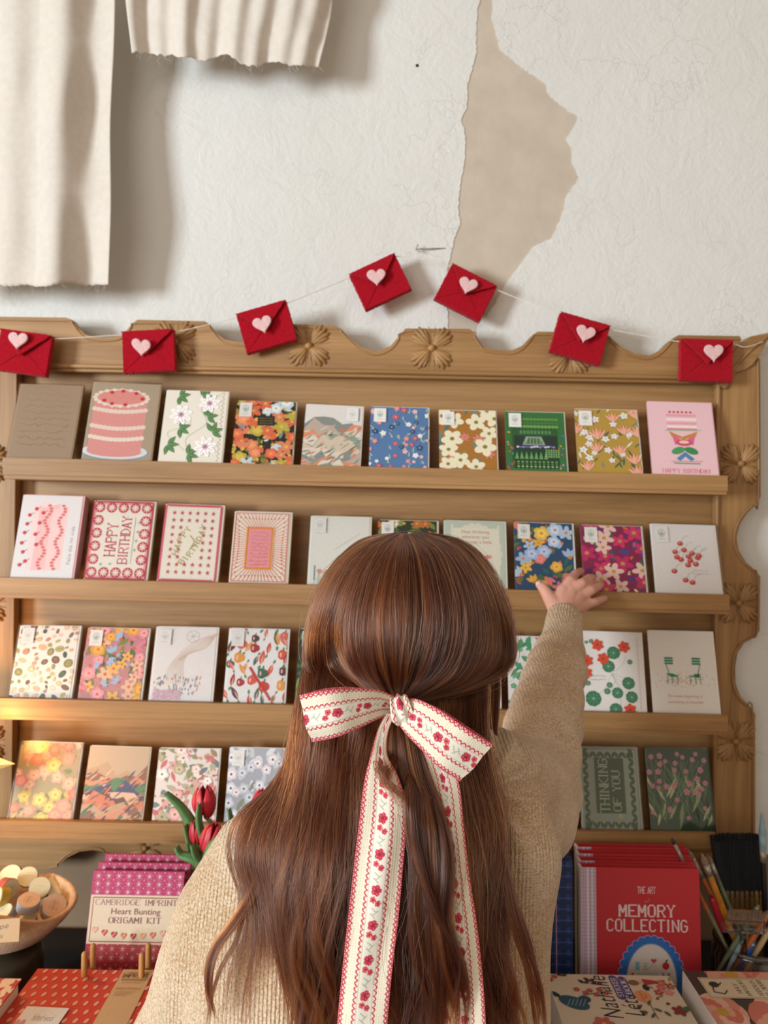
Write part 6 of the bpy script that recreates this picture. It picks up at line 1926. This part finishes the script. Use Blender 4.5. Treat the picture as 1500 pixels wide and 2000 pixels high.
# far side of the head: crown forwards and down beside the face
F_G = []
for k in range(9):
    t = k / 8; a_ = pi * (1.0 - t); side = cos(a_)
    F_G.append(catmull([HC + Vector((.0, -.02, HR.z * .99)), HC + Vector((side * HR.x * .6, .03, HR.z * .82)), HC + Vector((side * HR.x * 1.0, .05, .02)), HC + Vector((side * HR.x * 1.04, .03, -.07)), HC + Vector((side * HR.x * .95, -.01, -.15))], 28))
blocksA.append(strands(F_G[:3], 1500, 60, .03, .3, .002, 1, .003, .001, trim=(.9, 1), seed=10, npt=20)); blocksA.append(strands(F_G[-3:], 1500, 60, .03, .3, .002, 1, .003, .001, trim=(.9, 1), seed=11, npt=20))
hair_obj('hair_strands', blocksA, hair, .00019)
hair_obj('hair_strands', blocksB, hair, .00019)

# ------------------------------------------------------------------ the ribbon bow
bow = empty('hair_ribbon_bow', P(785, 1385, .69)); tag(bow, 'cream woven ribbon bow with red scalloped edges and red flowers, tied in the long hair', 'hair bow')
RW_ = 45.0


def rib_color(u, s):
    """u across 0..1, s along in mm -> rgb"""
    x = u * RW_; e = np.minimum(x, RW_ - x)
    cream = np.array(lin('#e9e0cb')); red = np.array(lin('#c22a44')); col = np.empty(u.shape + (3,)); col[:] = cream
    waf = (np.sin(s * 2 * pi / 2.3) > .25) & (np.sin(x * 2 * pi / 2.3) > .25) & (e > 4) & (e < 12.2)
    col[waf] = np.array(lin('#d8cbb0'))
    band = e > 15.6; col[band] = np.array(lin('#eae4d6'))
    arc = 3.9 - 1.7 * np.abs(np.sin(pi * s / 4.4)); col[np.abs(e - arc) < .75] = red
    col[e < 1.7] = red; hole = (e < 1.15) & (e > .35) & (np.sin(2 * pi * s / 2.2) > .45); col[hole] = np.array(lin('#e6c8c0'))
    arc2 = 14.6 - 2.3 * np.abs(np.sin(pi * s / 4.6)); col[np.abs(e - arc2) < .85] = red
    col[(np.abs(e - 15.4) < .25) & (np.sin(s * 2 * pi / 1.2) > 0)] = np.array(lin('#8a4a50'))
    P_ = 29.0; q = np.mod(s, P_)
    def flower(cx_, cs_, r_, c):
        dx, dy = x - cx_, q - cs_; rr = np.hypot(dx, dy); an = np.arctan2(dy, dx)
        m_ = rr < r_ * (.78 + .28 * np.abs(np.cos(2.5 * an))); col[m_] = c
        col[m_ & (rr < r_ * .28)] = np.array(lin('#8f1c34')); col[m_ & (np.abs(np.sin(2.5 * an)) < .12) & (rr > r_ * .3)] = np.array(lin('#e8949a'))
    flower(22.5, 6, 4.6, red); flower(20.4, 13.6, 2.8, np.array(lin('#d84a52'))); flower(24.9, 16.4, 2.7, np.array(lin('#c93a46')))
    for cx_, cs_, sg in ((22, 22, 1), (23.5, 24.5, -1), (21.5, 27, 1)):
        dx, dy = (x - cx_), (q - cs_); k_ = np.abs(dy - sg * .8 * dx); m_ = (k_ < .55) & (np.abs(dx) < 2.4); col[m_] = np.array(lin('#a9b29a'))
    return col, waf


def ribbon(name, L_pts, R_pts, parent, step=.0006, s0=0.0, seed=1, loop=None):
    ed = [catmull([P(*p) for p in L_pts], 60), catmull([P(*p) for p in R_pts], 60)]
    mid = [(a + b_) / 2 for a, b_ in zip(*ed)]; Ls = sum((b_ - a).length for a, b_ in zip(mid, mid[1:]))
    nv = max(20, int(Ls / step)); nu = 76
    Lq, Rq = catmull([P(*p) for p in L_pts], nv), catmull([P(*p) for p in R_pts], nv)
    Lq = np.array([tuple(p) for p in Lq]); Rq = np.array([tuple(p) for p in Rq])
    u = np.linspace(0, 1, nu)[None, :].repeat(nv, 0); s = (np.linspace(0, Ls * 1000, nv)[:, None]).repeat(nu, 1) + s0
    uu = u.copy(); k_ = .010 * np.abs(np.sin(2 * pi * s / 4.4)); uu = np.where(u < .02, u - k_, np.where(u > .98, u + k_, u))
    pos = Lq[:, None, :] * (1 - uu[..., None]) + Rq[:, None, :] * uu[..., None]
    across = (Rq - Lq); alo = np.gradient((Lq + Rq) / 2, axis=0); nrm_ = np.cross(across, alo); nrm_ /= np.linalg.norm(nrm_, axis=1)[:, None] + 1e-9
    sgn = np.where(nrm_[:, 1] > 0, -1.0, 1.0)[:, None]; nrm_ = nrm_ * sgn
    col, waf = rib_color(u, s)
    cup = .0035 * np.sin(pi * u) + .0012 * np.sin(s * .045 + seed) * np.cos(u * 5) + np.where(waf, -.0003, 0) + .0012 * np.sin(u * 9 + s * .02)
    cup = cup * np.clip(np.linalg.norm(across, axis=1) / .045, .15, 1.0)[:, None] ** 1.5
    pos = pos + nrm_[:, None, :] * cup[..., None]
    idx = np.arange(nv * nu).reshape(nv, nu); fs = np.stack([idx[:-1, :-1], idx[:-1, 1:], idx[1:, 1:], idx[1:, :-1]], -1).reshape(-1, 4)
    cols = np.concatenate([col, np.ones(col.shape[:2] + (1,))], -1).reshape(-1, 4)
    o = mesh_obj(name, pos.reshape(-1, 3), [tuple(f) for f in fs.tolist()], M_rib, parent, smooth=True, cols=cols)
    m_ = o.modifiers.new('s', 'SOLIDIFY'); m_.thickness = .0007; return o


# loops (front leaf and returning back leaf)
ribbon('left_loop', [(768, 1360, .690), (735, 1348, .680), (690, 1345, .668), (640, 1348, .658), (585, 1358, .664)], [(764, 1396, .688), (742, 1402, .676), (708, 1418, .664), (660, 1438, .655), (611, 1449, .662)], bow, seed=1, s0=4)
ribbon('left_loop_back', [(585, 1358, .6655), (640, 1344, .680), (700, 1343, .690), (768, 1358, .697)], [(611, 1449, .664), (660, 1434, .680), (710, 1412, .690), (764, 1394, .697)], bow, seed=2, s0=80)
ribbon('right_loop', [(783, 1366, .690), (815, 1366, .676), (860, 1388, .664), (910, 1422, .656), (962, 1453, .662)], [(770, 1400, .688), (788, 1428, .674), (820, 1462, .664), (858, 1500, .657), (899, 1526, .662)], bow, seed=3, s0=12)
ribbon('right_loop_back', [(962, 1453, .6635), (912, 1418, .680), (850, 1380, .690), (783, 1364, .697)], [(899, 1526, .6635), (858, 1494, .680), (815, 1450, .690), (770, 1398, .697)], bow, seed=4, s0=70)
# tails
ribbon('left_tail', [(755, 1392, .682), (738, 1425, .670), (724, 1475, .662), (712, 1530, .655), (703, 1600, .648), (693, 1680, .642), (684, 1760, .638), (673, 1860, .636), (663, 1960, .634), (656, 2050, .634)],
       [(770, 1398, .680), (757, 1432, .672), (756, 1475, .668), (776, 1515, .656), (790, 1560, .650), (792, 1620, .646), (786, 1700, .641), (778, 1790, .638), (768, 1870, .636), (758, 1970, .634), (752, 2050, .634)], bow, seed=5)
0 and ribbon('left_tail_fold', [(757, 1394, .676), (742, 1420, .663), (737, 1455, .657), (744, 1495, .655)], [(780, 1402, .678), (762, 1425, .664), (752, 1455, .658), (749, 1497, .655)], bow, seed=6, s0=9)
ribbon('right_tail', [(800, 1400, .690), (822, 1460, .682), (840, 1530, .676), (852, 1620, .660), (858, 1720, .650), (862, 1820, .646), (866, 1920, .644), (868, 2050, .644)],
       [(820, 1395, .690), (855, 1450, .682), (893, 1520, .674), (905, 1610, .660), (917, 1710, .650), (932, 1810, .646), (943, 1920, .644), (951, 2050, .644)], bow, seed=7, s0=3)
# knot
vs, cs, fs = [], [], []
nu, nv = 60, 64
kc = P(784, 1386, .682)
U_, V_ = np.meshgrid(np.linspace(0, 1, nu), np.linspace(0, 1, nv)); colk, _w = rib_color(.22 + U_ * .56, V_ * 60)
for j in range(nv):
    a_ = 2 * pi * j / nv
    for i in range(nu):
        u_ = i / (nu - 1); w_ = .0088 * (1 + .18 * cos(a_ * 1 + .6)); x_ = (u_ - .5) * 2 * w_
        r_ = (.0138 + .0012 * sin(u_ * 14 + sin(a_) * 1.2) - .003 * (2 * u_ - 1) ** 2)
        vs.append(kc + Matrix.Rotation(radians(-14), 3, 'Y') @ Vector((x_, -r_ * .85 * cos(a_), r_ * sin(a_)))); cs.append(tuple(colk[j, i]) + (1,))
for j in range(nv):
    for i in range(nu - 1): a_ = j * nu + i; b_ = ((j + 1) % nv) * nu + i; fs.append((a_, a_ + 1, b_ + 1, b_))
o = mesh_obj('knot', vs, fs, M_rib, bow, smooth=True, cols=cs); m_ = o.modifiers.new('s', 'SOLIDIFY'); m_.thickness = .001
# loose locks lying over the ribbon
X_G = [[(800, 1500, .672), (790, 1560, .640), (800, 1650, .634), (845, 1760, .628), (880, 1840, .630), (905, 1930, .634)], [(850, 1560, .66), (868, 1640, .640), (872, 1720, .628), (872, 1800, .628), (890, 1860, .630), (880, 1960, .636)]]
X = strands([catmull([P(*p) for p in gd], 40) for gd in X_G], 1500, 16, .05, .75, .004, 1.6, .006, .0012, trim=(.7, 1), seed=12, npt=36)
Y_G = [[(752, 1440, .70), (735, 1480, .668), (742, 1510, .645), (765, 1550, .642), (800, 1600, .640)], [(800, 1440, .70), (770, 1490, .668), (756, 1525, .644), (790, 1560, .642), (830, 1620, .640)]]
Yb = strands([catmull([P(*p) for p in gd], 40) for gd in Y_G], 170, 30, .12, .25, .003, 1.2, .005, .002, trim=(.6, 1), seed=13, npt=30)
hair_obj('hair_strands', [X, Yb], hair, .00019)
